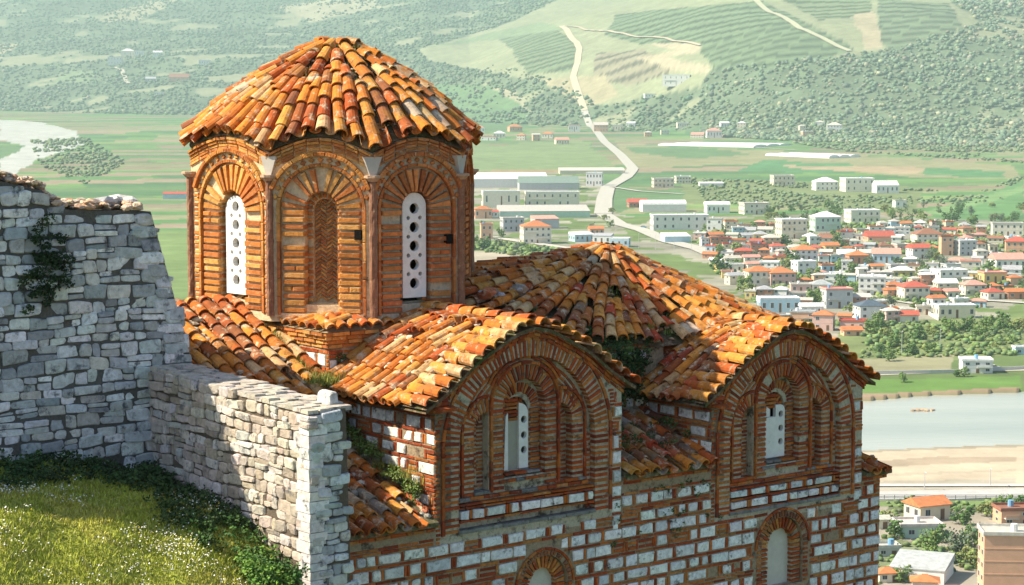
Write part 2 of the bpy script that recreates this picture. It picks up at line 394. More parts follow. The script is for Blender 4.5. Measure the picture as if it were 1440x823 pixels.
    def holes(cx, zs, r): return [[(cx+r*math.cos(-a), z+r*math.sin(-a)) for a in np.linspace(0, 2*PI, 13)[:-1]][::-1] for z in zs]
    if kind == 0:
        plate(ws, [(1.53, -.745), (1.685, -.745)]+arc(1.53, -.02, .155, 0, PI/2, 8), holes(1.612, (-.50, -.30, -.09), .05), T, -.205, -.26, Pc)
        plate(ws, [(1.27, -.745), (1.34, -.745), (1.34, .02), (1.30, -.03)], [], T, -.20, -.26, Pc)
        lt = MB(); plate(lt, [(1.33, -.76), (1.54, -.76), (1.54, -.1), (1.33, -.1)], [], T, -.24, -.26, (.36, .34, .28)); lt.build('window_pane', M_plaster, g)
        box(b, (0,0,0), (0,0,0), (0,0,0)) if False else None
    else:
        plate(ws, [(1.28, -.745), (1.69, -.745)]+arc(1.60, -.06, .09, 0, PI/2, 6)+[(1.5, .03), (1.5, -.14), (1.28, -.14)], holes(1.61, (-.52, -.32, -.11), .05), T, -.20, -.26, Pc)
        plate(ws, [(1.28, -.13), (1.38, -.13), (1.38, -.02), (1.31, .02)], [], T, -.20, -.26, Pc)
    lt = MB()
    jamb(lt, 1.27, 1.53, (-.10 if kind == 0 else -.02), .20, T, -.30, -.225, .05, BR, .75, .005); lt.build('brick_infill', M_brick, g)
    ws.build('window_screen', M_plaster, g)
    # roof of the bay
    t_ = MB(); bed = MB(); back = 2.5 if kind == 0 else 2.4
    us = list(np.linspace(-.22, 3.34, 29))
    vs = []; fs = []
    for u in us: vs += [(u+du, -.10, prof(u)-.10+dz), (u+du, back, prof(u)-.10+dz)]
    n = len(vs); vs += [(v[0], v[1], v[2]-.05) for v in vs]
    for i in range(len(us)-1):
        a = 2*i; fs += [(a, a+2, a+3, a+1), (n+a, n+a+1, n+a+3, n+a+2), (a, n+a, n+a+2, a+2)]
    bed.add(vs, fs, (.18, .12, .07))
    for sg in (-1, 1):
        xs = [0.06, .3, .6, .85, 1.05, 1.3, 1.5, 1.65, 1.86]
        def pn(x, w):
            u = 1.56+sg*x; z = prof(u)-.085; dzu = (prof(u+.02)-prof(u-.02))/.04
            return V3(u+du, w, z+dz), V3(-dzu, 0, 1).normalized()
        w = .50
        while w < back:
            skew = random.uniform(-.03, .03); sh = random.uniform(0, .06)
            pth = [pn(x, w+skew*x/1.5) for x in xs]
            tile_row(t_, [p[0] for p in pth], [p[1] for p in pth], r=.092, L=.40, exp=.30, skip=.03)
            pth = [pn(x, w+.105+skew*x/1.5) for x in xs]
            tile_row(t_, [p[0]+V3(0, 0, .03) for p in pth], [p[1] for p in pth], r=.085, L=.40, exp=.30, up=False, skip=.03)
            w += .205
        # verge tiles pointing over the facade
        x = .10
        while x < 1.80:
            p, nn = pn(x, 0); q = V3(0, random.uniform(-.02, .02), 0)
            for (w0, w1, lf) in ((.55, .16, .035), (.24, -.17, .055)):
                tile(t_, V3(p.x, w0, p.z+.02)+nn*lf*.5, V3(p.x+random.uniform(-.02, .02), w1, p.z-.015)+nn*lf+q, nn, .078, .095*random.uniform(.9, 1.05), jc(random.choice(TC), .16))
            tile(t_, V3(p.x, .3, p.z), V3(p.x, -.12, p.z-.02)-nn*.02, nn, .08, .09, jc(random.choice(TC), .2), False) if False else None
            x += .178
    w = -.02
    while w < back-.3:
        tile(t_, V3(1.56+du, w+.42, 1.28-.05+dz), V3(1.56+du+random.uniform(-.02, .02), w, 1.28-.02+dz), V3(0, 0, 1), .08, .1, jc(random.choice(TC), .15)); w += .30
    for i in range(150):
        sg = -1 if random.random() < .75 else 1
        x = random.uniform(0, 1.7); p, nn = pn(x, random.uniform(.1, back))
        p.x = 1.56+du+sg*abs(p.x-1.56-du)
        lump(t_, p+nn*.03, random.uniform(.02, .065), jc(random.choice([(.62, .52, .38), (.55, .42, .28), (.7, .62, .5)]), .2), (1.3, 1, .6))
    r_ = bed.build('gable_roof', M_bed, church, LOC); t_.build('roof_tiles', M_tile, r_)
    return g
g1 = bay(0, 0, 0, 'left gabled front with banded brick arches around a broken white window')
g2 = bay(4.87, -.38, 1, 'right gabled front with banded brick arches around a white window slab')
# ---- lower wall across the whole facade
T0 = Tf(-.004)
LW = [(1.80, -2.33, .50, .24, -2.33), (6.33, -2.42, .56, .27, -2.50)]
m = MB(); b = w_ = MB()
outer = [(-1.4, -4.5), (8.45, -4.5), (8.45, -1.50), (8.02, -1.50), (8.02, -1.98), (4.87, -1.98), (4.87, -1.02), (3.16, -1.02), (3.16, -1.6), (0, -1.6), (0, -1.30), (-1.4, -1.30)]
plate(m, outer, [archshape(c[0], c[1], c[3]+.165, c[1]-.6) for c in LW], T0, 0, -.07, MO)
for c in LW: plate(m, archshape(c[0], c[1], c[3]+.19, c[1]-.62), [archshape(c[0], c[1], c[3], c[1]-.6)], T0, -.07, -.24, MP)
def ins_low(s, z):
    for c in LW:
        if (s-c[0])**2+(z-c[1])**2 < (c[2]+.03)**2 or (abs(s-c[0]) < c[2]+.02 and z < c[1] and z > c[1]-.62): return False
    if s < 0: return z < -1.38
    if s < 3.16: return z < -1.50
    if s < 4.87: return z < -1.10
    if s < 8.02: return z < -1.88
    return z < -1.58
cloison(w_, b, -1.4, 8.45, -4.3, -1.05, T0, ins_low)
lw = m.build('lower_wall', M_mortar, church, LOC); 
for (cx, cz, R_, r_i, zb) in LW:
    q = MB()
    voussoirs(b, cx, cz, r_i+.17, R_-.03, -.1, PI+.1, T0, -.05, .02, .06, [(.30,.11,.05),(.38,.14,.05),(.22,.09,.05)], .7)
    voussoirs(b, cx, cz, r_i-.01, r_i+.155, 0, PI, T0, -.2, -.035, .065, BR+BRD, .66)
    mold(b, cx, cz, R_-.02, R_+.015, .0, PI, T0, -.02, .03, BR)
    for sg in (-1, 1):
        a, e = sorted((cx+sg*(r_i-.01), cx+sg*(r_i+.155))); jamb(b, a, e, cz-.6, cz, T0, -.2, -.035, .065, BR)
        a, e = sorted((cx+sg*(r_i+.17), cx+sg*(R_-.03))); jamb(b, a, e, cz-.6, cz, T0, -.05, .02, .07, BR)
    pane = MB(); n = 14
    P = archshape(cx, cz, r_i+.01, cz-.6, 16)
    plate(pane, P, [], T0, -.14, -.2, (.60, .57, .48)); pane.build('blocked_window', M_plaster, lw)
b.build('masonry_courses', M_brick, lw)
# ---- side walls facing left
def side_wall(u0, w0, w1, z0, z1, name, label=None, lit=False, zt=None):
    m = MB(); b = w_ = MB(); T = Ts(u0)
    plate(m, [(-w1, z0), (-w0, z0), (-w0, z1), (-w1, z1)], [], T, 0, -.25, MO)
    cloison(w_, b, -w1+.0, -w0-.0, z0, z1-.02, T, lambda s, z: z > z0 and z < z1, cw=.15)
    for k in range(3):
        s = -w1
        while s < -w0+.02:
            e = s+random.uniform(.2, .3); blk(b, [(s, z1+.003+k*.052), (e-.01, z1+.003+k*.052), (e-.01, z1+.045+k*.052), (s, z1+.045+k*.052)], T, -.2, .03+.035*k+random.uniform(-.01, .01), jc(random.choice(BR), .25)); s = e
    o = m.build(name, M_mortar, church, LOC); b.build('masonry_courses', M_brick, o)
side_wall(0, 0.0, 2.45, -1.32, .16, 'side_wall')
side_wall(4.87, 0.0, 1.9, -1.3, -.22, 'side_wall')
# recess back wall, right side, core
m = MB(); b = w_ = MB(); T = Tf(1.38)
plate(m, [(3.0, -.7), (5.2, -.7), (5.2, .60), (3.0, .60)], [], T, 0, -1.2, MO); cloison(w_, b, 3.15, 4.85, -.6, .58, T, lambda s, z: True)
o = m.build('recess_wall', M_mortar, church, LOC); b.build('masonry_courses', M_brick, o)
m = MB(); box(m, (.12, 1.5, -4.5), (7.9, 7.2, -.25), MO); box(m, (-1.85, 2.95, -4.5), (.1, 7.2, .35), MO); box(m, (-1.85, 2.1, -4.5), (.1, 2.95, .0), MO); box(m, (-1.38, .24, -4.5), (3.0, 2.1, -1.45), MO); box(m, (3.0, .24, -4.5), (8.4, 1.5, -1.5), MO)
box(m, (3.02, .1, -1.5), (3.158, 2.4, .2), MO); box(m, (7.85, .1, -2), (8.0, 2.4, -.1), MO)
m.build('core_wall', M_mortar, church, LOC)
# ---- lean-to roofs
def leanto(u0, u1, zf, zb, wb, name, dark=True, r=.088):
    bed = MB(); t_ = MB(); b = MB(); T = Tf(0)
    ang = V3(0, -(zb-zf), wb).normalized()
    bed.add([(u0, -.10, zf-.1), (u1, -.10, zf-.1), (u1, wb, zb-.1), (u0, wb, zb-.1), (u0, -.10, zf-.16), (u1, -.10, zf-.16), (u1, wb, zb-.4), (u0, wb, zb-.4)], [(0,1,2,3),(0,4,5,1),(1,5,6,2),(0,3,7,4)], (.2, .16, .1))
    for k in range(2):
        s = u0
        while s < u1-.05:
            e = min(u1, s+random.uniform(.2, .32)); blk(b, [(s, zf-.23+k*.05), (e-.01, zf-.23+k*.05), (e-.01, zf-.19+k*.05), (s, zf-.19+k*.05)], T, -.15, .03+.04*k+random.uniform(-.01,.01), jc(random.choice(BR), .25)); s = e
    nn = V3(0, -(zb-zf)/wb, 1).normalized(); u = u0+.1
    while u < u1-.05:
        sk = random.uniform(-.04, .04)
        for up, o_, dz in ((True, 0, 0), (False, .1, .02)):
            if u+o_ > u1-.03: continue
            pth = [V3(u+o_+sk*t, wb-(wb+.16)*t, zb-.09+dz+(zf-.02-zb)*t) for t in (0, .5, 1)]
            tile_row(t_, pth, [nn]*3, r=r, L=.4, exp=.3, up=up, skip=.06, cols=TC if not dark else TC+[(.45, .12, .05), (.3, .25, .2)]*3)
        u += .21
    for i in range(int(60*(u1-u0))):
        t = random.random(); lump(t_, (random.uniform(u0, u1), wb*(1-t), zb+(zf-zb)*t-.05), random.uniform(.02, .07), jc((.45, .42, .36), .3))
    o = bed.build(name, M_bed, church, LOC); t_.build('roof_tiles', M_tile, o); b.build('brick_cornice', M_brick, o)
leanto(-1.4, -.02, -1.12, -.32, 2.0, 'lean_to_roof')
leanto(3.20, 4.84, -.90, -.30, 1.42, 'lean_to_roof')
leanto(8.05, 8.62, -1.42, -1.0, 1.4, 'lean_to_roof')
# ---- nave hipped roof, fanning from its crest
CA = V3(5.5, 3.0, 1.84)
def nslope(a):   # a: 0 = towards -u, pi/2 = towards the facade (-w), pi = +u
    k = [(-1.6, .30), (-.7, .16), (0, .17), (.4, .31), (.9, .52), (1.3, .72), (1.57, .74), (2.0, .60), (2.47, .46), (3.3, .38), (4.0, .38), (4.7, .30)]
    return float(np.interp(a, [q[0] for q in k], [q[1] for q in k]))
def npt(a, r, dz=0):
    s = nslope(a); h = s*r*(1 if r > .5 else (.5+r)) - .03*math.exp(-r*3)
    return V3(CA.x-math.cos(a)*r, CA.y-math.sin(a)*r, CA.z-h+dz)
def nmax(a): return min(3.2, (CA.y-1.30)/max(.05, math.sin(a))) if 0 < a < PI else 3.2
bed = MB(); t_ = MB()
na, nr = 72, 10; vs = []
for i in range(na+1):
    a = -1.6+i*(2*PI)/na
    aa = a if a < 4.7 else 4.7
    for j in range(nr+1): vs.append(npt(aa, nmax(aa)*j/nr, -.07))
fs = []
for i in range(na):
    for j in range(nr): q = i*(nr+1)+j; fs.append((q, q+1, q+nr+2, q+nr+1))
bed.add(vs, fs, (.17, .12, .07))
nrows = 74
for i in range(nrows):
    a = -1.45+i*(5.9/nrows)+random.uniform(-.015, .015)
    r0 = .12 if i % 4 == 0 else (.65 if i % 2 == 0 else 1.35)
    r1 = nmax(a)+.05
    rs = np.linspace(r0, r1, 7); pth = [npt(a+random.uniform(-.004, .004), r) for r in rs]
    nn = []
    for r in rs:
        p = npt(a, r); q = npt(a, r+.05); e = npt(a+.02, r); nn.append((q-p).cross(e-p).normalized())
    nn = [v if v.z > 0 else -v for v in nn]
    lift = random.uniform(0, .035)
    tile_row(t_, pth, nn, r=.092, L=.40, exp=.29, skip=.04, jit=.02, lift=lift)
for i in range(420):
    a = random.uniform(-.6, 3.6); r = random.uniform(.05, 1)*nmax(a); p = npt(a, r, -.01)
    lump(t_, p, random.uniform(.02, .07), jc(random.choice([(.58, .46, .30), (.45, .3, .18), (.62, .54, .42)]), .25), (1.3, 1, .6))
for i in range(60):
    a = random.uniform(0, 6.28); r = random.uniform(0, .35); lump(t_, CA+V3(r*math.cos(a), r*math.sin(a), .02-.2*r), random.uniform(.04, .09), jc(random.choice([(.62, .50, .34), (.58, .26, .08)]), .2))
for i in range(70):   # rubble left of the crest, by the drum
    lump(t_, V3(random.uniform(2.7, 3.7), random.uniform(2.4, 3.6), 1.30+random.uniform(-.03, .08)), random.uniform(.05, .13), jc(random.choice([(.42, .42, .42), (.45, .15, .07), (.35, .3, .25)]), .25))
o = bed.build('nave_roof', M_bed, church, LOC); t_.build('roof_tiles', M_tile, o)
# ---- west roof beside the drum
bed = MB(); t_ = MB()
def wr(u, w): return V3(u, w, .30+(w-2.2)*.47)
bed.add([wr(-1.9, 1.9)+V3(0,0,-.1), wr(.05, 1.9)+V3(0,0,-.1), wr(.05, 4.6)+V3(0,0,-.1), wr(-1.9, 4.6)+V3(0,0,-.1)], [(0,1,2,3)], (.30, .2, .12))
u = -1.85
nw = V3(0, -.47, 1).normalized()
while u < .0:
    sk = random.uniform(-.05, .05)
    tile_row(t_, [wr(u+sk*t, 4.5-2.75*t)+V3(0, 0, -.08) for t in (0, .5, 1)], [nw]*3, r=.095, L=.42, exp=.31, skip=.04, jit=.02, lift=random.uniform(0, .03))
    tile_row(t_, [wr(u+.11+sk*t, 4.5-2.7*t)+V3(0, 0, -.06) for t in (0, .5, 1)], [nw]*3, r=.085, L=.42, exp=.31, up=False, skip=.1)
    u += .215
for i in range(130): p = wr(random.uniform(-1.85, .1), random.uniform(1.9, 4.5)); lump(t_, p-V3(0,0,.03), random.uniform(.02, .08), jc((.60, .48, .33), .25), (1.3, 1, .6))
o = bed.build('west_roof', M_bed, church, LOC); t_.build('roof_tiles', M_tile, o)
# ---- drum
DV = [V3(-.47, 5.31, 0), V3(-.25, 3.52, 0), V3(.70, 2.39, 0), V3(2.11, 2.27, 0), V3(3.18, 3.45, 0), V3(3.17, 5.29, 0), V3(1.78, 6.39, 0), V3(.29, 6.33, 0)]
DC = V3(1.34, 4.22, 0); ZT = 3.42; ZB = 1.16
drum_m = MB(); drum_b = MB(); box(drum_m, (-.02, 2.42, -.2), (2.6, 5.6, .9), MO)
drum_m.add([(v.x, v.y, 1.08) for v in DV]+[(v.x*.97+DC.x*.03, v.y*.97+DC.y*.03, 3.45) for v in DV], [tuple(range(7, -1, -1)), tuple(range(8, 16))], MO)
DM = (.50, .36, .19)
screens = []; PUT = []
def holes2(cx, zs, r): return [[(cx+r*math.cos(a), z+r*math.sin(a)) for a in np.linspace(0, 2*PI, 13)[:-1]] for z in zs]
for fi in range(8):
    a, c_ = DV[fi], DV[(fi+1) % 8]; e = (c_-a); L = e.length; e.normalize(); nv = V3(e.y, -e.x, 0)
    T = (lambda a, e, nv: (lambda s, t, d: V3(a.x+e.x*s+nv.x*d, a.y+e.y*s+nv.y*d, t)))(a, e, nv)
    mid = L/2; cz = 2.63
    if fi == 0: mid = L/2+.03
    sc_top = [(s, ZT-.02+.22*math.sin(PI*s/L)) for s in np.linspace(L, 0, 15)]
    kind = {0: 'w', 1: 'n', 2: 'w'}.get(fi, 'n')
    rO = min(.60, L/2-.115); ri = .25; sw = .19
    if fi == 0: rO = .70; ri = .30; cz = 2.56; sw = .225
    cols = BRD if fi < 2 else [(.50, .18, .055), (.44, .14, .045), (.56, .22, .07)]  # golden brick on sunlit faces, darker on shaded ones: light painted in
    DMf = (.70, .54, .33) if fi < 2 else (.52, .44, .32)  # mortar likewise paler on the sunlit faces, darker on the shaded
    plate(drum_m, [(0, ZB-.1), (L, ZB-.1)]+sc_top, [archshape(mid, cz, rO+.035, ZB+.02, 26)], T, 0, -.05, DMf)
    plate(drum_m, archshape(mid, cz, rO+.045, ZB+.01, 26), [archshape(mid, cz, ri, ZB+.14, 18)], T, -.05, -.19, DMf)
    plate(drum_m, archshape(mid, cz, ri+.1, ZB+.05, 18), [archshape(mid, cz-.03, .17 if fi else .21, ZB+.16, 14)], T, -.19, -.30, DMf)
    plate(drum_m, archshape(mid, cz, ri+.1, ZB+.05, 18), [], T, -.30 if kind == 'n' else -.5, -.52, DMf if kind == 'n' else (.06, .045, .03))  # behind window screens a near-black sheet paints the unlit inside
    if fi > 3: continue
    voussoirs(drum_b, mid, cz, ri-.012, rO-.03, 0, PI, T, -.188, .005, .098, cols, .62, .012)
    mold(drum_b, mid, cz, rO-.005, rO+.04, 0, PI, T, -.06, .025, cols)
    mold(drum_b, mid, cz+.02, rO+.12, rO+.175, .35, PI-.35, T, -.03, .07, cols)
    n = 15
    for i in range(n):      # dog-tooth course between the two mouldings
        am = .15+(PI-.3)*(i+.5)/n; h = .055; r0, r1 = rO+.045, rO+.11
        cx_, cz_ = mid+math.cos(am)*(r0+r1)/2, cz+.01+math.sin(am)*(r0+r1)/2
        ta, tb = -math.sin(am), math.cos(am); ra, rb = math.cos(am), math.sin(am)
        blk(drum_b, [(cx_-ra*.04, cz_-rb*.04), (cx_+ta*-.045, cz_+tb*-.045), (cx_+ra*.035, cz_+rb*.035), (cx_+ta*.045, cz_+tb*.045)], T, -.03, .03, jc(random.choice(cols), .25), .008)
    for k in range(-2, 3):      # corbels climbing with the scalloped eave
        ss = np.linspace(0, L, 9)
        for i in range(8):
            za = ZT-.15+.045*k+.22*math.sin(PI*ss[i]/L); zb = ZT-.15+.045*k+.22*math.sin(PI*ss[i+1]/L)
            blk(drum_b, [(ss[i], za), (ss[i+1]-.012, zb), (ss[i+1]-.012, zb+.036), (ss[i], za+.036)], T, -.05, .02+.02*max(0, k)+random.uniform(-.008, .008), jc(random.choice(cols), .25))
    for sg in (-1, 1):
        xa_, xb_ = sorted((mid+sg*(rO+.05), (L-.07 if sg > 0 else .07)))
        if xb_-xa_ > .04: jamb(drum_b, xa_, xb_, ZB, cz+rO*.55, T, -.03, .012, .07, cols, .6)
        x = sorted((mid+sg*(ri-.010), mid+sg*(rO-.04))); jamb(drum_b, x[0], x[1], ZB+.02, cz, T, -.188, .005, .096, cols, .66, .013, split=.12)
        x = sorted((mid+sg*(rO-.005), mid+sg*(rO+.04))); z = ZB
        while z < cz: blk(drum_b, [(x[0], z), (x[1], z), (x[1], z+.25), (x[0], z+.25)], T, -.06, .025, jc(random.choice(cols), .2)); z += .255
        x = sorted((mid+sg*.175, mid+sg*(ri+.0))); jamb(drum_b, x[0], x[1]-.005, ZB+.15, cz-.03, T, -.2, -.155, .08, cols, .6, .008)
    voussoirs(drum_b, mid, cz-.02, .175, ri-.005, 0, PI, T, -.2, -.155, .07, cols, .6, .008)
    if kind == 'n':     # herringbone filling
        z = ZB+.2; row = 0
        while z < cz+.2:
            for k in range(4):
                x = mid-.15+k*.085+.02; sg = 1 if k % 2 == 0 else -1; hw = .042
                if (x-mid)**2+(max(0, z-cz+.03))**2 > .17**2: continue
                blk(drum_b, [(x-hw, z-sg*.03), (x+hw, z+sg*.03), (x+hw, z+sg*.03+.03), (x-hw, z-sg*.03+.03)], T, -.31, -.262, jc(random.choice(cols), .25), .005)
            z += .056
    else:
        ws = MB(); ztop = cz+.22
        zs = [ZB+.42+.262*k for k in range(5)]
        hs = holes2(mid, zs, .076)+sum([holes2(mid+q*.095, [z+.131 for z in zs[:-1]], .030) for q in (-1, 1)], [])
        plate(ws, archshape(mid, ztop-sw, sw, ZB+.22, 16), hs, T, -.075, -.16, (.80, .79, .75))
        screens.append((ws, fi))
    if fi in (1, 2):
        hb_ = MB(); x = mid+rO-.12; T_ = T; z = 2.22 if fi == 1 else 2.12
        plate(hb_, [(x, z), (x+.10, z), (x+.10, z+.13), (x, z+.13)], [], T, .024, -.05, (.012, .009, .007)); hb_.build('putlog_hole', M_joint, None).name = 'putlog_hole'; PUT.append(bpy.data.objects['putlog_hole'+('' if not PUT else '.001')])  # near-black plate on the face; the hole's shade is painted, nothing recessed
# plaster triangles above capitals
sps = []
for fi in (1, 2, 3):
    sp = MB(); sps.append(sp)
    v = DV[fi]; d = (v-DC).normalized(); t = V3(-d.y, d.x, 0)
    P = [v+d*.03+V3(0, 0, 2.98), v+d*.03-t*.13+V3(0, 0, 3.36), v+d*.03+t*.13+V3(0, 0, 3.36)]
    sp.add([*P, *[p-d*.1 for p in P]], [(0,1,2),(3,5,4),(0,3,4,1),(1,4,5,2),(2,5,3,0)], (.50, .46, .40))
drum = drum_m.build('drum', M_drum, church, LOC)
for q in PUT: q.parent = drum
drum_b.build('brick_arches', M_drum, drum); [q.build('plaster_spandrel', M_plaster, drum) for q in sps]
for ws, fi in screens: 
    o = ws.build('window_screen', M_plaster, drum)
def colonnette(v, zt=3.04, zb=1.14):
    m = MB(); d = (v-DC).normalized(); c = v+d*.015; S = 10; n = 22; vs = []
    base = random.choice([(.30, .15, .09), (.34, .18, .11)])
    for j in range(n+1):
        z = zb+(zt-zb)*j/n
        for i in range(S):
            a = 2*PI*i/S; r = .053*random.uniform(.9, 1.1); vs.append((c.x+r*math.cos(a), c.y+r*math.sin(a), z))
    m.add(vs, [(j*S+i, j*S+(i+1)%S, (j+1)*S+(i+1)%S, (j+1)*S+i) for j in range(n) for i in range(S)], base)
    for (z0, z1, r0, r1) in ((zt-.02, zt+.03, .07, .11), (zt+.03, zt+.065, .125, .125)):
        vs = [(c.x+r*math.cos(2*PI*i/8+.4), c.y+r*math.sin(2*PI*i/8+.4), z) for z, r in ((z0, r0), (z1, r1)) for i in range(8)]
        m.add(vs, [(i, (i+1)%8, 8+(i+1)%8, 8+i) for i in range(8)]+[tuple(range(8, 16)), tuple(range(7, -1, -1))], (.5, .33, .22))
    return m
for fi in (0, 1, 2, 3, 4): colonnette(DV[fi]).build('colonnette', M_drum, drum)
# ---- square pedestal under the drum with its little tiled cornice
m = MB(); b = w_ = MB(); t_ = MB(); PU, PW = -.03, 2.40
for T, s0, s1 in ((Ts(PU), -PW-2.0, -PW), (Tf(PW), PU, 2.5)):
    plate(m, [(s0, -.1), (s1, -.1), (s1, 1.04), (s0, 1.04)], [], T, 0, -.2, MO if T is None else (.46, .33, .2))
    def inp(s, z): return z < .78
    cloison(w_, b, s0, s1, -.05, .74, T, lambda s, z: True, cw=.15, bh=.05, dbl=.6)
    for k in range(4):
        s = s0-.03*k*(1 if T(0,0,0).y == PW else 0)
        while s < s1+.03*k:
            e = min(s+random.uniform(.2, .32), s1+.03*k+.02); blk(b, [(s, .77+k*.058), (e-.01, .77+k*.058), (e-.01, .82+k*.058), (s, .82+k*.058)], T, -.1, .02+.03*k+random.uniform(-.01,.01), jc(random.choice(BRD), .22)); s = e+.001
s = PU-.05
while s < 1.0:
    tile(t_, V3(s+.1, PW+.35, 1.16), V3(s, PW-.16, 1.05), V3(0, -.3, 1), .07, .085, jc(random.choice(TC), .15)); s += .19
s = PW
while s < 3.9:
    tile(t_, V3(PU+.4, s+.1, 1.16), V3(PU-.15, s, 1.05), V3(-.3, 0, 1), .07, .085, jc(random.choice(TC), .15)); s += .21
m.add([(PU-.12, PW-.12, 1.0), (2.4, PW-.12, 1.0), (2.4, PW+.3, 1.16), (PU+.5, PW+.5, 1.2), (PU-.12, 4.4, 1.0), (PU+.5, 4.4, 1.16)], [(0,1,2,3),(0,3,5,4)], (.35, .26, .15))
for i in range(90):
    s = random.uniform(0, 1.6); lump(t_, V3(PU+s*1.1, PW-.02+random.uniform(0, .2), 1.08), random.uniform(.02, .06), jc((.6, .42, .25), .2))
    lump(t_, V3(PU+random.uniform(-.02, .2), PW+random.uniform(0, 2), 1.08), random.uniform(.02, .06), jc((.6, .45, .28), .2))
o = m.build('drum_base', M_drum, church, LOC); b.build('masonry_courses', M_drum, o); t_.build('cornice_tiles', M_tile, o)
# ---- dome roof with scalloped eave
def hitpoly(th, off):
    d = V3(math.cos(th), math.sin(th), 0); best = None
    for i in range(8):
        a, c_ = DV[i]-DC, DV[(i+1) % 8]-DC; e = c_-a
        den = d.x*e.y-d.y*e.x
        if abs(den) < 1e-9: continue
        t = (a.x*e.y-a.y*e.x)/den; s = (a.x*d.y-a.y*d.x)/den
        if t > 0 and -1e-6 <= s <= 1+1e-6 and (best is None or t < best[0]): best = (t, s, i)
    return best[0]+off, best[1], best[2]
RHO = [0, .1, .2, .30, .51, .70, .80, .89, .95, 1.0, 1.06]; ZR = [1.38, 1.34, 1.25, 1.13, .88, .61, .43, .25, .10, -.01, -.04]
def dpt(th, rho, dz=0):
    r, s, i = hitpoly(th, .035); ze = 3.49+.21*math.sin(PI*s)
    k = rho**3
    return V3(DC.x+math.cos(th)*r*rho, DC.y+math.sin(th)*r*rho, 3.60*(1-k)+ze*k+float(np.interp(rho, RHO, ZR))+dz)
bed = MB(); t_ = MB(); na, nr = 96, 14; vs = []; fs = []
for i in range(na):
    for j in range(nr+1): vs.append(dpt(2*PI*i/na, j/nr, -.05))
for i in range(na):
    for j in range(nr): q = i*(nr+1)+j; p = ((i+1) % na)*(nr+1)+j; fs.append((q, p, p+1, q+1))
bed.add(vs, fs, (.18, .13, .08))
vs = [dpt(2*PI*i/na, 1, -.05) for i in range(na)]+[dpt(2*PI*i/na, .86, 0)*1 for i in range(na)]
for i in range(na): vs[na+i].z = vs[i].z-.10
bed.add(vs, [(i, na+i, na+(i+1)%na, (i+1)%na) for i in range(na)], (.34, .2, .12))
NR = 50
for i in range(NR):
    th = 2*PI*i/NR+random.uniform(-.012, .012)
    r0 = .07 if i % 6 == 0 else (.24 if i % 3 == 0 else (.44 if i % 2 == 0 else .58))
    rs = np.linspace(r0, 1.06, 10); tw = random.uniform(-.02, .02)
    pth = [dpt(th+tw*(1-r), r) for r in rs]; nn = []
    for r in rs:
        p = dpt(th, r); q = dpt(th, r+.03); e = dpt(th+.03, r); v = (q-p).cross(e-p); nn.append((v if v.z > 0 else -v).normalized())
    tile_row(t_, pth, nn, r=.100, L=.42, exp=.305, skip=.02, jit=.018, lift=random.uniform(0, .025))
    th2 = th+PI/NR; pth = [dpt(th2, r, .02) for r in np.linspace(.8, 1.05, 4)]
    tile_row(t_, pth, [nn[-2]]*4, r=.09, L=.42, exp=.3, up=False, skip=0)
for i in range(330):
    th = random.uniform(0, 2*PI); r = random.random()**.7*.97; lump(t_, dpt(th, r, -.01), random.uniform(.015, .055), jc(random.choice([(.62, .52, .38), (.55, .35, .2), (.66, .58, .46)]), .2), (1.2, 1, .6))
for i in range(26):
    a = random.uniform(0, 6.28); r = random.uniform(0, .22); lump(t_, V3(DC.x+r*math.cos(a), DC.y+r*math.sin(a), 4.90-.15*r), random.uniform(.04, .085), jc(random.choice([(.6, .5, .38), (.6, .26, .07)]), .2))
o = bed.build('dome_roof', M_bed, church, LOC); t_.build('roof_tiles', M_tile, o)

# ================================================================== RUBBLE WALLS
def rubble(mb, s0, s1, z0, z1, T, inside, cols, hs=(.08, .17), ws=(.10, .34), d0=-.08, dd=.02, gap=.008):
    z = z0; drift = 0
    while z < z1:
        h = random.uniform(*hs); s = s0-random.uniform(0, .2)
        ph = random.uniform(0, 6)
        while s < s1:
            l = random.uniform(*ws)*(1 if h > .1 else 1.2)
            f_ = lambda q: .018*math.sin(q*3.1+ph)
            zb0, zb1 = z+f_(s), z+f_(s+l)
            pieces = [(zb0, zb1, h)]
            if h > .13 and random.random() < .28: k = random.uniform(.4, .6); pieces = [(zb0, zb1, h*k), (zb0+h*k, zb1+h*k, h*(1-k))]
            for (a, b_, hh) in pieces:
                if inside(s+l/2, a+hh/2):
                    stone(mb, [(s+gap/2, a+gap/2), (s+l-gap/2, b_+gap/2), (s+l-gap/2, b_+hh-gap/2), (s+gap/2, a+hh-gap/2)], T, d0, dd+random.uniform(-.02, .025), jc(random.choice(cols), .2), min(.02, hh*.12), random.uniform(.008, .018))
            s += l
        z += h
SC = [(.62, .65, .63), (.50, .53, .52), (.70, .715, .69), (.36, .39, .39), (.60, .59, .53), (.76, .77, .75)]
SW = [(.58, .51, .43), (.50, .42, .33), (.62, .56, .49), (.44, .37, .29), (.64, .60, .55), (.54, .46, .38)]  # warmer stones, sunlight painted into the low wall's long face
UB, WE, WA = -2.54, -1.0, 2.83
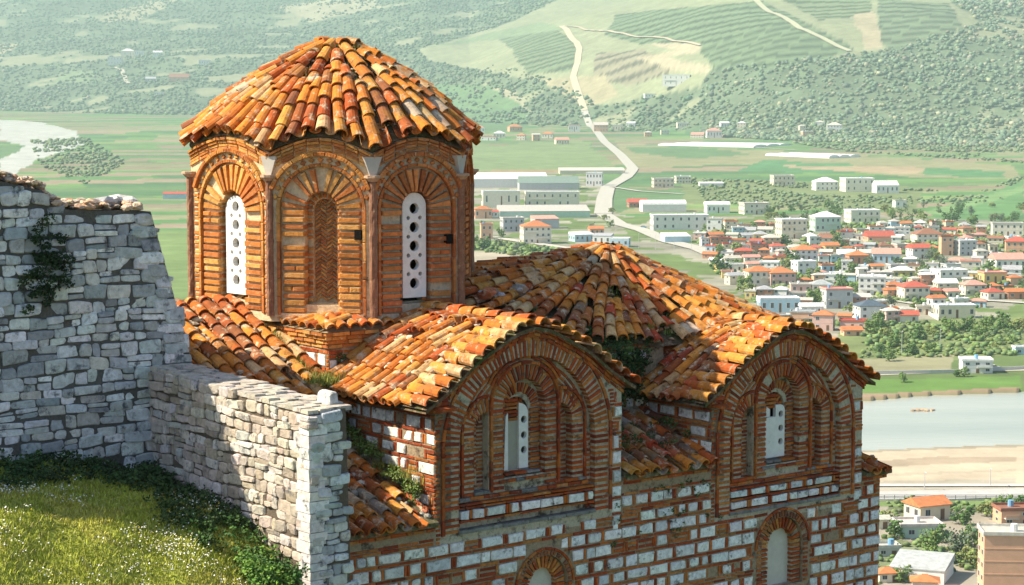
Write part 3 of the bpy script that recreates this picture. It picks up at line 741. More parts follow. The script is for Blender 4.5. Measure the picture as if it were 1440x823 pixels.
# tall wall
wa = tag(empty('stone_wall', O-Zv*1.8, A), 'tall leaning dry-laid grey stone wall in shade, rising above the grass bank', 'stone wall')
LW_ = (0, 0, 1.8)
def toprow(s):   # top of the tall wall along u
    return float(np.interp(s, [-7, -4.6, -4.25, -3.95, -3.82, -3.7, -2.4], [3.5, 3.2, 3.12, 3.05, 2.86, 2.80, 2.72]))
def edge(z): return float(np.interp(z, [-1.5, .6, 2.72], [-1.35, -1.87, -2.44]))
def insA(s, z): return s < edge(z)-.03 and z < toprow(s)-.05
Ta = lambda s, t, d: V3(s, WA-d+ (t)*.03, t)
m = MB(); st = MB()
pts = [(-9, -1.8), (edge(-1.8), -1.8), (edge(.6), .6), (edge(2.7), 2.70)]+[(s, toprow(s)-.03) for s in (-3.6, -3.72, -3.85, -3.95, -4.25, -4.6, -7)]+[(-9, 3.5)]
plate(m, pts, [], Ta, 0, -.9, (.12, .115, .10))
rubble(st, -7.5, -1.3, -1.2, 3.4, Ta, insA, SC, hs=(.10, .20), ws=(.14, .40))
z = -1.2
while z < 2.62:      # dressed corner stones
    h = random.uniform(.11, .19); l = random.uniform(.22, .42)
    if z+h > 2.68: break
    stone(st, [(edge(z)-l, z+.004), (edge(z), z+.004), (edge(z+h), z+h-.004), (edge(z+h)-l, z+h-.004)], Ta, -.3, .035, jc(random.choice(SC), .1), .008, .015)
    Tsd = lambda s, t, d: V3(edge(t)+d, WA+.02+s+t*.03, t)
    s = 0
    while s < .85: l2 = random.uniform(.2, .35); stone(st, [(s, z), (s+l2-.01, z), (s+l2-.01, z+h-.01), (s, z+h-.01)], Tsd, -.1, .02, jc(random.choice(SC), .1), .01); s += l2
    z += h
top = MB()
for i in range(520):     # loose rubble on the top, orange sunlight mixed into its colours
    s = random.uniform(-6, -2.5); w = WA+random.uniform(.06, .9); lump(top, (s, w, toprow(s)-.0+random.uniform(0, .08)), random.uniform(.03, .085), jc(random.choice([(.62, .46, .32), (.60, .36, .22), (.64, .52, .42)]), .2), (1.3, 1, .6))
for i in range(5): lump(top, (-2.95+i*.16-(i>2)*.3, WA+.25+random.uniform(0, .3), 2.84), random.uniform(.10, .15), jc((.66, .64, .60), .1), (1.4, 1, .6))
for i in range(8): s = -4.6-random.random()*1.2; lump(top, (s, WA+.3, toprow(s)+.05), random.uniform(.07, .13), jc((.5, .48, .45), .15), (1.5, 1, .6))
core = m.build('wall_core', M_joint, wa, LW_); st.build('wall_stones', M_stone, wa, LW_); top.build('loose_rubble', M_stone, wa, LW_)
# low wall with end pier
wb = tag(empty('stone_wall', O+(U*UB+W*WE)-Zv*2.5, A), 'lower stone wall ending in a squared pier, sunlit beside the church', 'stone wall')
def lb(u, w, z): return V3(u-UB, w-WE, z+2.5)
zt = lambda w: .57+.03*(w-WE)
Tb = lambda s, t, d: lb(UB-d-.02*(t-.5), -s, t)
Te = lambda s, t, d: lb(s, WE-d-.035*(.5-t)*0, t)
wid = .60
m = MB(); st = MB()
m.add([lb(UB+.02, WE+.02, -2.5), lb(UB+wid, WE+.02, -2.5), lb(UB+wid, WA, -2.5), lb(UB+.02, WA, -2.5), lb(UB+.02, WE+.02, zt(WE)-.02), lb(UB+wid-.08, WE+.02, zt(WE)-.02), lb(UB+wid+.1, WA, zt(WA)-.02), lb(UB+.02, WA, zt(WA)-.02)],
      [(0,1,5,4),(1,2,6,5),(2,3,7,6),(3,0,4,7),(4,5,6,7)], (.15, .12, .09))
rubble(st, -WA, -WE-.16, -2.2, zt(WE)+.08, Tb, lambda s, z: z < zt(-s)-.04 and s < -WE-.06, SW, hs=(.075, .16), ws=(.10, .32), gap=.006)
er = lambda z: UB+wid-.06+(.5-z)*.075
rubble(st, UB+.18, UB+1.0, -2.4, .60, Te, lambda s, z: z < .53 and s < er(z)-.05, SC, hs=(.08, .15), ws=(.12, .3))  # pier end in cooler stones, its shade painted into the colour
z = -2.4; k = 0
while z < .48:
    h = random.uniform(.09, .16); h = min(h, .565-z); l1, l2 = (random.uniform(.16, .26), random.uniform(.22, .3))[::(1 if k % 2 else -1)]; k += 1
    # corner stone seen from both sides
    p = [lb(UB-.02, WE-.02, z+.005), lb(UB+l1, WE-.02, z+.005), lb(UB+l1, WE+l2, z+.005), lb(UB-.02, WE+l2, z+.005)]
    q = [v+V3(random.uniform(-.008, .008), random.uniform(-.008, .008), h-.01) for v in p]
    c = jc(random.choice([(.74, .70, .66), (.68, .66, .64), (.76, .74, .72)]), .08)
    st.add(p+q, [(0,1,5,4),(3,0,4,7),(4,5,6,7),(0,3,2,1)], c)
    z += h
for w in np.arange(WE+.02, WA, .17):   # cap stones
    for uu in np.arange(UB+.0, UB+wid-.05, .15):
        l = random.uniform(.13, .17); z0 = zt(w)-.05
        hh = .05+random.uniform(-.012, .02)
        vs = [lb(uu+random.uniform(-.01,.01), w, z0), lb(uu+l, w, z0), lb(uu+l, w+.165, z0), lb(uu, w+.165, z0)]
        st.add(vs+[v+V3(random.uniform(-.01,.01), random.uniform(-.01,.01), hh) for v in vs], [(0,1,5,4),(1,2,6,5),(2,3,7,6),(3,0,4,7),(4,5,6,7)], jc((.52, .47, .40), .15))
stone(st, [(UB+.40, .56), (UB+.55, .56), (UB+.54, .72), (UB+.42, .72)], lambda s, t, d: lb(s, WE+.25-d, t), -.2, .05, (.6, .6, .58))
m.build('wall_core', M_joint, wb); st.build('wall_stones', M_stone, wb)
# ================================================================== THE VALLEY
from mathutils import noise as mn
def base_z(D): return np.where(D < 2600, 0., .013*(D-2600)) if isinstance(D, np.ndarray) else (0. if D < 2600 else .013*(D-2600))
FX = [-600, 0, 120, 270, 420, 600, 660, 780, 900, 1000, 1200, 1440, 2000]
FD = [6500, 6300, 5800, 5600, 5500, 5400, 4700, 4700, 4500, 3900, 3700, 3500, 3300]
_fx = np.arange(-1200, 2600, 10.); _fd = np.interp(_fx, FX, FD); _k = np.exp(-(np.arange(-30, 31)/13.)**2); _fd = np.convolve(np.pad(_fd, 30, 'edge'), _k/_k.sum(), 'valid')
SL = [.13, .13, .13, .125, .12, .13, .11, .12, .12, .13, .13, .14, .14]
def fbm(x, y, s, o=4):
    r = np.zeros_like(x); a = 1.; t = 0
    for k in range(o):
        xs, ys = x/s*(2**k)+13.7*k, y/s*(2**k)+5.1*k
        xi, yi = np.floor(xs).astype(np.int64), np.floor(ys).astype(np.int64); fx, fy = xs-xi, ys-yi
        fx = fx*fx*(3-2*fx); fy = fy*fy*(3-2*fy)
        def h(i, j): q = (i*374761393+j*668265263) & 0x7fffffff; q = ((q ^ (q >> 13))*1274126177) & 0x7fffffff; return (q & 0xffff)/65535.
        r += a*((h(xi, yi)*(1-fx)+h(xi+1, yi)*fx)*(1-fy)+(h(xi, yi+1)*(1-fx)+h(xi+1, yi+1)*fx)*fy-.5); t += a; a *= .5
    return r/t
def pxx(X, Y): return CX+FPX*X/Y       # bearing, as a column number of the picture's width
def gpt(x, y, z=0.):                   # point of the valley floor seen at a picture coordinate
    r = ray(x, y)
    if z != 0: t = (z-HC)/r.z; return r.x*t, r.y*t
    D = -HC/r.z if r.z < 0 else 1e5
    for _ in range(30): D = (HC-float(base_z(D*1.0)))*(-1/r.z) if D < 1e5 else 9000
    return r.x*D, r.y*D
def inpoly(px, py, P):
    r = np.zeros(px.shape, bool); n = len(P); j = n-1
    for i in range(n):
        xi, yi = P[i]; xj, yj = P[j]
        c = ((yi > py) != (yj > py)) & (px < (xj-xi)*(py-yi)/(yj-yi+1e-12)+xi); r ^= c; j = i
    return r
RIV = [(-400, 566), (300, 566), (900, 562), (1215, 560), (1290, 553), (1440, 547), (1700, 542), (2200, 536), (2200, 612), (1700, 617), (1440, 624), (1330, 628), (1215, 633), (900, 640), (300, 645), (-400, 650)]
RIVW = [gpt(*p) for p in RIV]
def height(X, Y):
    D = np.hypot(X, Y)*1.0; D = Y*1.0
    px = pxx(X, np.maximum(Y, 1))
    b = base_z(D)
    fd = np.interp(px, _fx, _fd); sl = np.interp(px, FX, SL)
    e = np.maximum(0, D-fd); e2 = np.where(e < 400, e*e/800., e-200)
    z = b+sl*e2
    amp = np.clip(e/1500, 0, 1)
    z = z+amp*(fbm(X, Y, 1500, 4)*170)+np.clip(e/400, 0, 1)*fbm(X+900, Y, 260, 4)*26
    # spur with the terraced vineyards
    for (cx, cd, rx, rd, hh) in ((1060, 5600, 1300*.45, 1500, 150), (820, 5900, 700*.6, 1100, 60), (1330, 5300, 420, 900, 50)):
        cxw = (cx-CX)/FPX*cd; q = ((X-cxw)/rx)**2+((Y-cd)/rd)**2; z = z+hh*np.exp(-q)*np.clip(e/500, 0, 1)
    # castle hill falling away below the church
    hill = HC-8-.285*np.maximum(Y, 8)-np.abs(X)*.04-3*fbm(X, Y, 9, 3)*np.clip(Y/60, 0, 1)
    back = HC-8-.285*8
    hill = np.where(Y < 8, back, hill)
    hill = np.minimum(hill, HC-8.5)
    z = np.maximum(z, np.where(Y < 420, hill, -99))
    z = z-np.where(inpoly(X, Y, RIVW), 2.6, 0)
    return z
def h1(X, Y): return float(height(np.array([X], float), np.array([Y], float))[0])
def hitpt(x, y):
    """point where the ray through a picture coordinate meets the land"""
    r = ray(x, y); Ds = np.concatenate([np.linspace(330, 2500, 460), np.linspace(2510, 11000, 900)])/r.y
    X, Y, Z_ = r.x*Ds, r.y*Ds, HC+r.z*Ds; hh = height(X, Y); k = np.argmax(Z_ < hh)
    if not (Z_ < hh).any(): k = len(Ds)-1
    return float(X[k]), float(Y[k]), float(hh[k])
# grid: finer where the photograph looks
cols_ = np.concatenate([np.linspace(-5200, -60, 60, endpoint=False), np.linspace(-60, 1500, 620, endpoint=False), np.linspace(1500, 6600, 60)])
rows_ = [1., 8., 20., 40.]+list(np.linspace(60, 380, 25))
yy = 845.
while yy > 196: rows_.append(HC*FPX/(yy-130)); yy -= 1.7
d = rows_[-1]
while d < 11500: d += (13 if 4700 < d < 6600 else 24)+max(0, d-6600)*.006; rows_.append(d)
rows_ = np.array(rows_)
GX = (cols_[None, :]-CX)/FPX*rows_[:, None]; GY = np.repeat(rows_[:, None], len(cols_), 1)
GXn = np.where(GY < 60, (cols_[None, :]-CX)/FPX*60, GX); GX = GXn
GZ = height(GX, GY)
px = CX+FPX*GX/np.maximum(GY, 30)
fz = math.cos(PITCH)*GY-math.sin(PITCH)*(GZ-HC); py = CY-FPX*(math.sin(PITCH)*GY+math.cos(PITCH)*(GZ-HC))/fz
e_ = GY-np.interp(px, _fx, _fd)
C3 = np.zeros(GX.shape+(3,))
def rgb(*c): return np.array(c, float)
meadow = rgb(.20, .27, .10)
C3[:] = meadow
n_big = fbm(GX, GY, 180, 4); n_sm = fbm(GX, GY, 40, 4); n_f = fbm(GX, GY, 12, 3)
C3 *= (1+n_big*.9+n_sm*.4)[..., None]
# strip fields of the plain
q = (GY-.35*GX)+60*fbm(GX, GY, 900, 2)
wst = 62+40*(np.floor(q/700) % 2); idx = np.floor(q/wst).astype(int); lng = np.floor((GX+.3*GY)/420+idx*.37).astype(int)
hsh = ((idx*7919+lng*104729) % 97)/97.
pal = np.array([(.13,.26,.09),(.18,.30,.10),(.26,.30,.14),(.36,.28,.19),(.15,.24,.10),(.32,.31,.17),(.11,.21,.09),(.30,.24,.16)])
fieldc = pal[(hsh*len(pal)).astype(int) % len(pal)]*(1+n_sm*.25)[..., None]
plain = (e_ < 0) & (GY > 1500)
C3 = np.where((plain & (n_big < .22))[..., None], fieldc, C3)
def paint(P, c, n=.3, k=1., rough=4.):
    jx, jy = fbm(GX, GY, 70, 3)*rough*3, fbm(GX+500, GY, 70, 3)*rough
    mk = inpoly(px+jx, py+jy, P)
    cc = np.array(c)*(1+n*(n_sm*1.2+n_f*.5))[..., None]
    C3[mk] = C3[mk]*(1-k)+cc[mk]*k
    return mk
# hills: woods by default
hillm = e_ > 0
C3[hillm] = (np.array([.155, .195, .115])*(1+n_big*.8+n_sm*.5)[..., None])[hillm]
bare = hillm & (n_big > .17); C3[bare] = (np.array([.33, .33, .20])*(1+n_sm*.3)[..., None])[bare]
_=0; G1, G2, TAN, OLV = (.15, .24, .11), (.24, .30, .16), (.42, .36, .22), (.27, .29, .15)
paint([(590, 70), (700, 38), (830, -20), (1300, -20), (1375, 33), (1235, 72), (1000, 98), (985, 122), (850, 150), (790, 118), (700, 105), (600, 85)], (.33, .34, .20), .3)
paint([(600, 68), (760, 30), (800, 42), (700, 55)], G2)
spots = {}
vin = []
for P, c in (([(700, 55), (785, 42), (812, 62), (810, 100), (740, 104), (720, 70)], (.20, .25, .13)), ([(835, 75), (905, 70), (950, 100), (880, 122), (835, 110)], (.33, .29, .19)),
             ([(865, 20), (1070, 0), (1200, 70), (1120, 98), (1000, 98), (980, 60), (900, 62), (850, 50)], (.19, .25, .13)), ([(1230, 0), (1330, 5), (1350, 38), (1300, 60), (1245, 70), (1230, 40)], (.20, .25, .14)), ([(1070, -15), (1220, -15), (1222, 20), (1150, 30)], (.22, .27, .14))):
    mk = paint(P, c, .2); ph = ((GY*.93+GX*.36+GZ*.8)/74.+fbm(GX, GY, 600, 2)*1.5) % 1.0; st_ = mk & (ph < .42); C3[st_] *= .42
paint([(1195, 20), (1225, 15), (1240, 68), (1215, 72)], (.48, .40, .26)); paint([(905, 62), (975, 60), (985, 72), (930, 80), (990, 92), (1000, 105), (940, 98), (895, 82), (950, 70)], (.50, .42, .28))
paint([(760, 112), (850, 105), (870, 135), (830, 150), (800, 140)], TAN); paint([(150, 20), (215, 2), (255, 0), (200, 28), (145, 32)], (.40, .36, .22)); paint([(395, 10), (520, -10), (540, 10), (440, 32)], (.42, .38, .24))
paint([(0, 60), (35, 62), (10, 78), (0, 80)], TAN); paint([(85, 100), (140, 98), (130, 115), (80, 115)], G2)
paint([(605, 118), (700, 122), (745, 160), (740, 182), (660, 188), (630, 160)], G1); paint([(690, 122), (720, 124), (750, 165), (735, 150)], (.40, .36, .24))
# plain in front of the hills
paint([(0, 168), (60, 172), (110, 185), (118, 205), (60, 222), (20, 245), (0, 250), (0, 225), (20, 215), (40, 205), (0, 196)], (.55, .54, .50), .2)
paint([(0, 205), (38, 206), (15, 216), (0, 226)], G1)
paint([(660, 205), (820, 198), (875, 240), (780, 248), (662, 244)], (.24, .30, .14)); paint([(660, 240), (800, 238), (800, 246), (660, 246)], (.40, .29, .17))
paint([(868, 203), (930, 205), (1120, 214), (1420, 232), (1440, 252), (1300, 250), (1060, 232), (900, 236), (875, 220)], (.33, .31, .17)); paint([(880, 206), (1000, 208), (1060, 218), (960, 222), (890, 216)], G1)
paint([(1075, 225), (1200, 232), (1200, 246), (1040, 240)], (.13, .27, .12)); paint([(1300, 236), (1410, 240), (1412, 250), (1300, 246)], (.12, .26, .11)); paint([(1100, 232), (1300, 236), (1290, 246), (1110, 236)], (.46, .35, .22))
paint([(865, 262), (960, 270), (965, 285), (905, 290), (870, 300), (858, 285)], G1); paint([(1310, 300), (1440, 255), (1440, 300), (1380, 322), (1320, 310)], (.15, .28, .11)); paint([(1300, 298), (1440, 262), (1440, 270), (1330, 302)], (.22, .34, .14))
paint([(960, 250), (1300, 262), (1290, 300), (960, 285)], (.22, .26, .12))
# town ground: pale yards and lanes
paint([(655, 250), (840, 240), (860, 300), (900, 305), (1190, 300), (1440, 312), (1440, 440), (1250, 470), (1200, 480), (1000, 470), (700, 380), (655, 350)], (.36, .33, .26), .9, 1, 8)
tn = inpoly(px, py, [(655, 250), (840, 240), (860, 300), (900, 305), (1190, 300), (1440, 312), (1440, 440), (1250, 470), (1200, 480), (700, 380), (655, 350)]) & (fbm(GX, GY, 30, 3) > .03)
C3[tn] = (np.array([.17, .23, .08])*(1+n_f*.5)[..., None])[tn]
paint([(655, 340), (720, 345), (800, 352), (740, 362), (660, 350)], (.10, .19, .06)); paint([(655, 352), (760, 362), (700, 372), (700, 400), (655, 400)], (.50, .42, .32))
# river banks
paint([(1180, 455), (1440, 445), (1440, 500), (1330, 508), (1215, 515), (1180, 500)], (.23, .27, .11), .5, 1, 6); paint([(1215, 505), (1350, 498), (1345, 520), (1215, 522)], (.36, .33, .20))
paint([(1180, 535), (1440, 528), (1440, 548), (1215, 562), (1180, 562)], (.16, .27, .07)); paint([(1150, 554), (1250, 553), (1440, 544), (1440, 551), (1290, 557), (1215, 565), (1150, 566)], (.38, .27, .18), .3, 1, 1)
paint([(-400, 640), (1000, 632), (1215, 630), (1440, 621), (1900, 612), (1900, 690), (1440, 692), (1215, 692), (-400, 700)], (.62, .50, .37), .35, 1, 1)
paint([(1215, 652), (1330, 642), (1440, 642), (1440, 648), (1300, 655), (1215, 662)], (.48, .37, .27), .3, 1, 5)
paint([(1150, 630), (1215, 633), (1330, 628), (1440, 624), (1500, 622), (1500, 627), (1330, 632), (1215, 637), (1150, 637)], (.34, .29, .22), .3, .8, .6)
paint([(1215, 668), (1440, 660), (1440, 663), (1215, 672)], (.50, .41, .31), .3, .8, 2); paint([(1215, 678), (1440, 674), (1440, 692), (1215, 694)], (.44, .40, .33), .5, .7, 4)
lowm = (py > 712) & (GY > 250); C3[lowm] = (np.array([.20, .22, .12])*(1+n_sm*.7+n_f*.6)[..., None])[lowm]; 
lt = lowm & (fbm(GX, GY, 14, 3) > .0); C3[lt] = (np.array([.42, .36, .29])*(1+n_f*.4)[..., None])[lt]
near = (GY < 330); C3[near] = (np.array([.13, .17, .06])*(1+n_f*.5)[..., None])[near]
C3 *= np.array([.80, .84, .84]); C3 = np.clip(C3, .01, .9)
nr_, nc_ = GX.shape
verts = np.stack([GX, GY, GZ], -1).reshape(-1, 3); ii = np.arange(nr_*nc_).reshape(nr_, nc_)
quads = np.stack([ii[:-1, :-1], ii[:-1, 1:], ii[1:, 1:], ii[1:, :-1]], -1).reshape(-1, 4)
def npmesh(name, verts, faces, colv, mat, vcol=True, smooth=True):
    """faces (n,k) array; colv per vertex or per face"""
    me = bpy.data.meshes.new(name); nv, nf = len(verts), len(faces); k = faces.shape[1]
    me.vertices.add(nv); me.vertices.foreach_set('co', np.asarray(verts, np.float32).ravel())
    me.loops.add(nf*k); me.loops.foreach_set('vertex_index', faces.astype(np.int32).ravel())
    me.polygons.add(nf); me.polygons.foreach_set('loop_start', (np.arange(nf)*k).astype(np.int32))
    try: me.polygons.foreach_set('loop_total', np.full(nf, k, np.int32))
    except Exception: pass
    at = me.color_attributes.new('Col', 'FLOAT_COLOR', 'POINT' if vcol else 'CORNER')
    c4 = np.concatenate([colv, np.ones((len(colv), 1))], 1).astype(np.float32)
    at.data.foreach_set('color', (c4 if vcol else np.repeat(c4, k, 0)).ravel())
    me.polygons.foreach_set('use_smooth', np.full(nf, smooth)); me.materials.append(mat); me.update(calc_edges=True)
    o = bpy.data.objects.new(name, me); col.objects.link(o); return o
M_ground = masonry('ground', .05, .4, .95, .22, fine=.4, bdist=.6, spec=.1)
tag(npmesh('ground', verts, quads, C3.reshape(-1, 3), M_ground), kind='structure')
# river
M_water = bpy.data.materials.new('water'); M_water.use_nodes = True; wb_ = M_water.node_tree.nodes['Principled BSDF']
wb_.inputs['Base Color'].default_value = (.34, .37, .33, 1); wb_.inputs['Roughness'].default_value = .22; wb_.inputs['IOR'].default_value = 1.33
nt = M_water.node_tree; wv = N(nt, 'ShaderNodeTexNoise'); wv.inputs['Scale'].default_value = .35; wv.inputs['Detail'].default_value = 5
tc_ = N(nt, 'ShaderNodeTexCoord'); mp_ = N(nt, 'ShaderNodeMapping'); mp_.inputs['Scale'].default_value = (.35, 1, 1); nt.links.new(tc_.outputs['Object'], mp_.inputs[0]); nt.links.new(mp_.outputs[0], wv.inputs['Vector'])
bp_ = N(nt, 'ShaderNodeBump'); bp_.inputs['Distance'].default_value = .25; bp_.inputs['Strength'].default_value = .35; nt.links.new(wv.outputs[0], bp_.inputs['Height']); nt.links.new(bp_.outputs[0], wb_.inputs['Normal'])
cr = N(nt, 'ShaderNodeTexNoise'); cr.inputs['Scale'].default_value = .02; nt.links.new(mp_.outputs[0], cr.inputs['Vector'])
mr_ = N(nt, 'ShaderNodeMix', data_type='RGBA'); mr_.inputs[6].default_value = (.30, .335, .30, 1); mr_.inputs[7].default_value = (.42, .43, .38, 1); _mr = N(nt, 'ShaderNodeMapRange'); _mr.inputs['From Min'].default_value = .35; _mr.inputs['From Max'].default_value = .65; cr.inputs['Detail'].default_value = 5; nt.links.new(cr.outputs[0], _mr.inputs[0]); nt.links.new(_mr.outputs[0], mr_.inputs[0]); nt.links.new(mr_.outputs[2], wb_.inputs['Base Color'])
me = bpy.data.meshes.new('river'); xs = [p[0] for p in RIVW]; ys = [p[1] for p in RIVW]
me.from_pydata([(min(xs), min(ys)-10, -1.1), (max(xs), min(ys)-10, -1.1), (max(xs), max(ys)+10, -1.1), (min(xs), max(ys)+10, -1.1)], [], [(0, 1, 2, 3)]); me.materials.append(M_water)
tag(bpy.data.objects.new('river', me), kind='structure'); col.objects.link(bpy.data.objects['river'])
# roads: ribbons draped on the land
def ribbon(name, pts, width, c, mat, lift=.25, parent=None, wid2=None):
    P = [hitpt(*p) for p in pts]; Q = []
    for i in range(len(P)-1):
        a, b_ = P[i], P[i+1]; L_ = math.hypot(b_[0]-a[0], b_[1]-a[1]); n = max(1, int(L_/25))
        for k in range(n): t = k/n; Q.append((a[0]+(b_[0]-a[0])*t, a[1]+(b_[1]-a[1])*t, t+i))
    Q.append((P[-1][0], P[-1][1], len(P)-1)); mb = MB(); vs = []
    for i, q in enumerate(Q):
        a = Q[max(0, i-1)]; b_ = Q[min(len(Q)-1, i+1)]; dx, dy = b_[0]-a[0], b_[1]-a[1]; l = math.hypot(dx, dy)+1e-6
        w = width/2 if wid2 is None else (width+(wid2-width)*i/len(Q))/2
        for s in (1, -1):
            x, y = q[0]-dy/l*w*s, q[1]+dx/l*w*s; vs.append((x, y, max(h1(x, y), h1(q[0], q[1]))+lift))
    mb.add(vs, [(2*i, 2*i+1, 2*i+3, 2*i+2) for i in range(len(Q)-1)], c)
    o = mb.build(name, mat); tag(o, kind='structure'); return o
M_road = masonry('road', .3, .1, .9, .12, fine=3)
PALE = (.46, .44, .39)
ribbon('road', [(822, 158), (835, 180), (850, 200), (872, 218), (890, 238), (880, 250), (855, 264), (850, 280), (848, 302)], 15, PALE, M_road, .8)
ribbon('road', [(846, 300), (870, 316), (905, 325), (940, 340), (985, 352), (1040, 376), (1060, 402)], 13, PALE, M_road, .6)
ribbon('road', [(690, 334), (740, 342), (800, 350), (870, 348)], 9, (.5, .46, .4), M_road, .5)
ribbon('road', [(820, 205), (1000, 204), (1120, 212)], 8, PALE, M_road, .8)
ribbon('road', [(1060, 372), (1120, 412), (1190, 412), (1300, 432), (1390, 425), (1500, 432)], 7, PALE, M_road, .5)
ribbon('road', [(860, 264), (900, 270), (960, 274)], 6, PALE, M_road, .8)
ribbon('dirt_track', [(822, 158), (806, 110), (812, 90), (815, 70), (790, 38)], 16, (.52, .45, .32), M_road, 1.5)
ribbon('dirt_track', [(790, 38), (860, 46), (935, 55), (985, 66)], 9, (.50, .42, .30), M_road, 1.5)
ribbon('dirt_track', [(1060, 0), (1125, 42), (1195, 74)], 14, (.45, .44, .30), M_road, 1.5)
ribbon('dirt_track', [(1435, 200), (1400, 190), (1330, 192), (1280, 186)], 8, (.5, .45, .32), M_road, 1.0)
ribbon('dirt_track', [(1215, 528), (1340, 524), (1440, 520), (1600, 514)], 7, (.48, .44, .36), M_road, .15)
ribbon('dirt_track', [(160, 96), (172, 100), (180, 118)], 14, (.5, .45, .35), M_road, 2)
ribbon('road', [(400, 710), (1000, 702), (1215, 699), (1440, 698), (1900, 700)], 11.5, (.46, .45, .43), M_road, .14)
ribbon('pavement', [(400, 694), (1000, 689), (1215, 687.5), (1440, 687), (1900, 688)], 3.2, (.55, .53, .50), M_road, .28)
ribbon('road_marking', [(1000, 702), (1215, 699), (1440, 698), (1900, 700)], .25, (.78, .78, .76), M_road, .16)
# ================================================================== HOUSES
WC = dict(white=(.74, .73, .70), cream=(.70, .62, .47), pink=(.64, .42, .37), blue=(.42, .57, .66), mustard=(.64, .46, .18), grey=(.46, .47, .48), green=(.46, .60, .50), brick=(.50, .24, .15), salmon=(.66, .40, .26), ivory=(.74, .68, .56))
RC = dict(orange=(.54, .20, .085), red=(.47, .11, .075), brown=(.30, .14, .09), slate=(.09, .12, .16), grey=(.40, .41, .42), white=(.72, .72, .70), terrace=(.52, .49, .44), green=(.22, .30, .26), pink=(.60, .30, .24))
def unit_window():
    m = MB(); box(m, (-.5, -.05, 0), (.5, .0, 1), (.62, .61, .58)); box(m, (-.42, -.065, .08), (-.03, -.045, .92), (.05, .06, .07)); box(m, (.03, -.065, .08), (.42, -.045, .92), (.05, .06, .07)); return m
def unit_door(): m = MB(); box(m, (-.5, -.06, 0), (.5, 0, 1), (.22, .13, .08)); box(m, (-.4, -.075, .1), (.4, -.055, .9), (.16, .09, .05)); return m
_wo = unit_window().build('window', M_wallp); _do = unit_door().build('door', M_wallp)
WMESH, DMESH = _wo.data, _do.data
bpy.data.objects.remove(_wo); bpy.data.objects.remove(_do)
def inst(name, me, par, loc, sc_, rz=0):
    o = bpy.data.objects.new(name, me); col.objects.link(o); o.parent = par; o.location = loc; o.scale = sc_; o.rotation_euler = (0, 0, rz); return o
HOUSES = []
def roof_mesh(kind, w, d, h, c, ov=.5):
    m = MB(); x, y = w/2+ov, d/2+ov; t = .18
    rh = min(w, d)*.24
    if kind == 'hip':
        if w >= d: r0, r1 = (-(w-d)/2-.01, 0), ((w-d)/2+.01, 0)
        else: r0, r1 = (0, -(d-w)/2), (0, (d-w)/2)
        vs = [(-x,-y,h),(x,-y,h),(x,y,h),(-x,y,h),(r0[0],r0[1],h+rh),(r1[0],r1[1],h+rh),(-x,-y,h-t),(x,-y,h-t),(x,y,h-t),(-x,y,h-t)]
        fs = [(0,1,5,4),(1,2,5),(2,3,4,5),(3,0,4)] if w >= d else [(0,1,4),(1,2,5,4),(2,3,5),(3,0,4,5)]
        m.add(vs, fs+[(6,7,1,0),(7,8,2,1),(8,9,3,2),(9,6,0,3),(9,8,7,6)], c)
        m.add([(r0[0]-.1, r0[1]-.1, h+rh-.02), (r1[0]+.1, r1[1]-.1, h+rh-.02), (r1[0]+.1, r1[1]+.1, h+rh-.02), (r0[0]-.1, r0[1]+.1, h+rh-.02), (r0[0]-.1, r0[1], h+rh+.12), (r1[0]+.1, r1[1], h+rh+.12)], [(0,1,5,4),(2,3,4,5)], c)
    elif kind == 'gable':
        vs = [(-x,-y,h),(x,-y,h),(x,y,h),(-x,y,h),(-x,0,h+rh),(x,0,h+rh),(-x,-y,h-t),(x,-y,h-t),(x,y,h-t),(-x,y,h-t)]
        m.add(vs, [(0,1,5,4),(2,3,4,5),(1,2,5),(3,0,4),(6,7,1,0),(7,8,2,1),(8,9,3,2),(9,6,0,3),(9,8,7,6)], c)
    elif kind == 'shed':
        vs = [(-x,-y,h),(x,-y,h),(x,y,h+rh*.5),(-x,y,h+rh*.5),(-x,-y,h-t),(x,-y,h-t),(x,y,h-t),(-x,y,h-t)]
        m.add(vs, [(0,1,2,3),(4,5,1,0),(5,6,2,1),(6,7,3,2),(7,4,0,3),(7,6,5,4)], c)
    elif kind == 'vault':
        n = 8; vs = []
        for i in range(n+1):
            a = PI*i/n; vs += [(-x, -y*math.cos(a), h+rh*.8*math.sin(a)), (x, -y*math.cos(a), h+rh*.8*math.sin(a))]
        m.add(vs, [(2*i, 2*i+1, 2*i+3, 2*i+2) for i in range(n)]+[tuple(2*i for i in range(n+1))[::-1], tuple(2*i+1 for i in range(n+1))], c)
    else:
        box(m, (-x+.2, -y+.2, h), (x-.2, y-.2, h+.22), c)
        for a, b_ in (((-x+.2, -y+.2), (x-.2, -y+.45)), ((-x+.2, y-.45), (x-.2, y-.2)), ((-x+.2, -y+.45), (-x+.45, y-.45)), ((x-.45, -y+.45), (x-.2, y-.45))): box(m, (*a, h+.22), (*b_, h+.75), tuple(min(.8, q*1.15) for q in c))
    return m
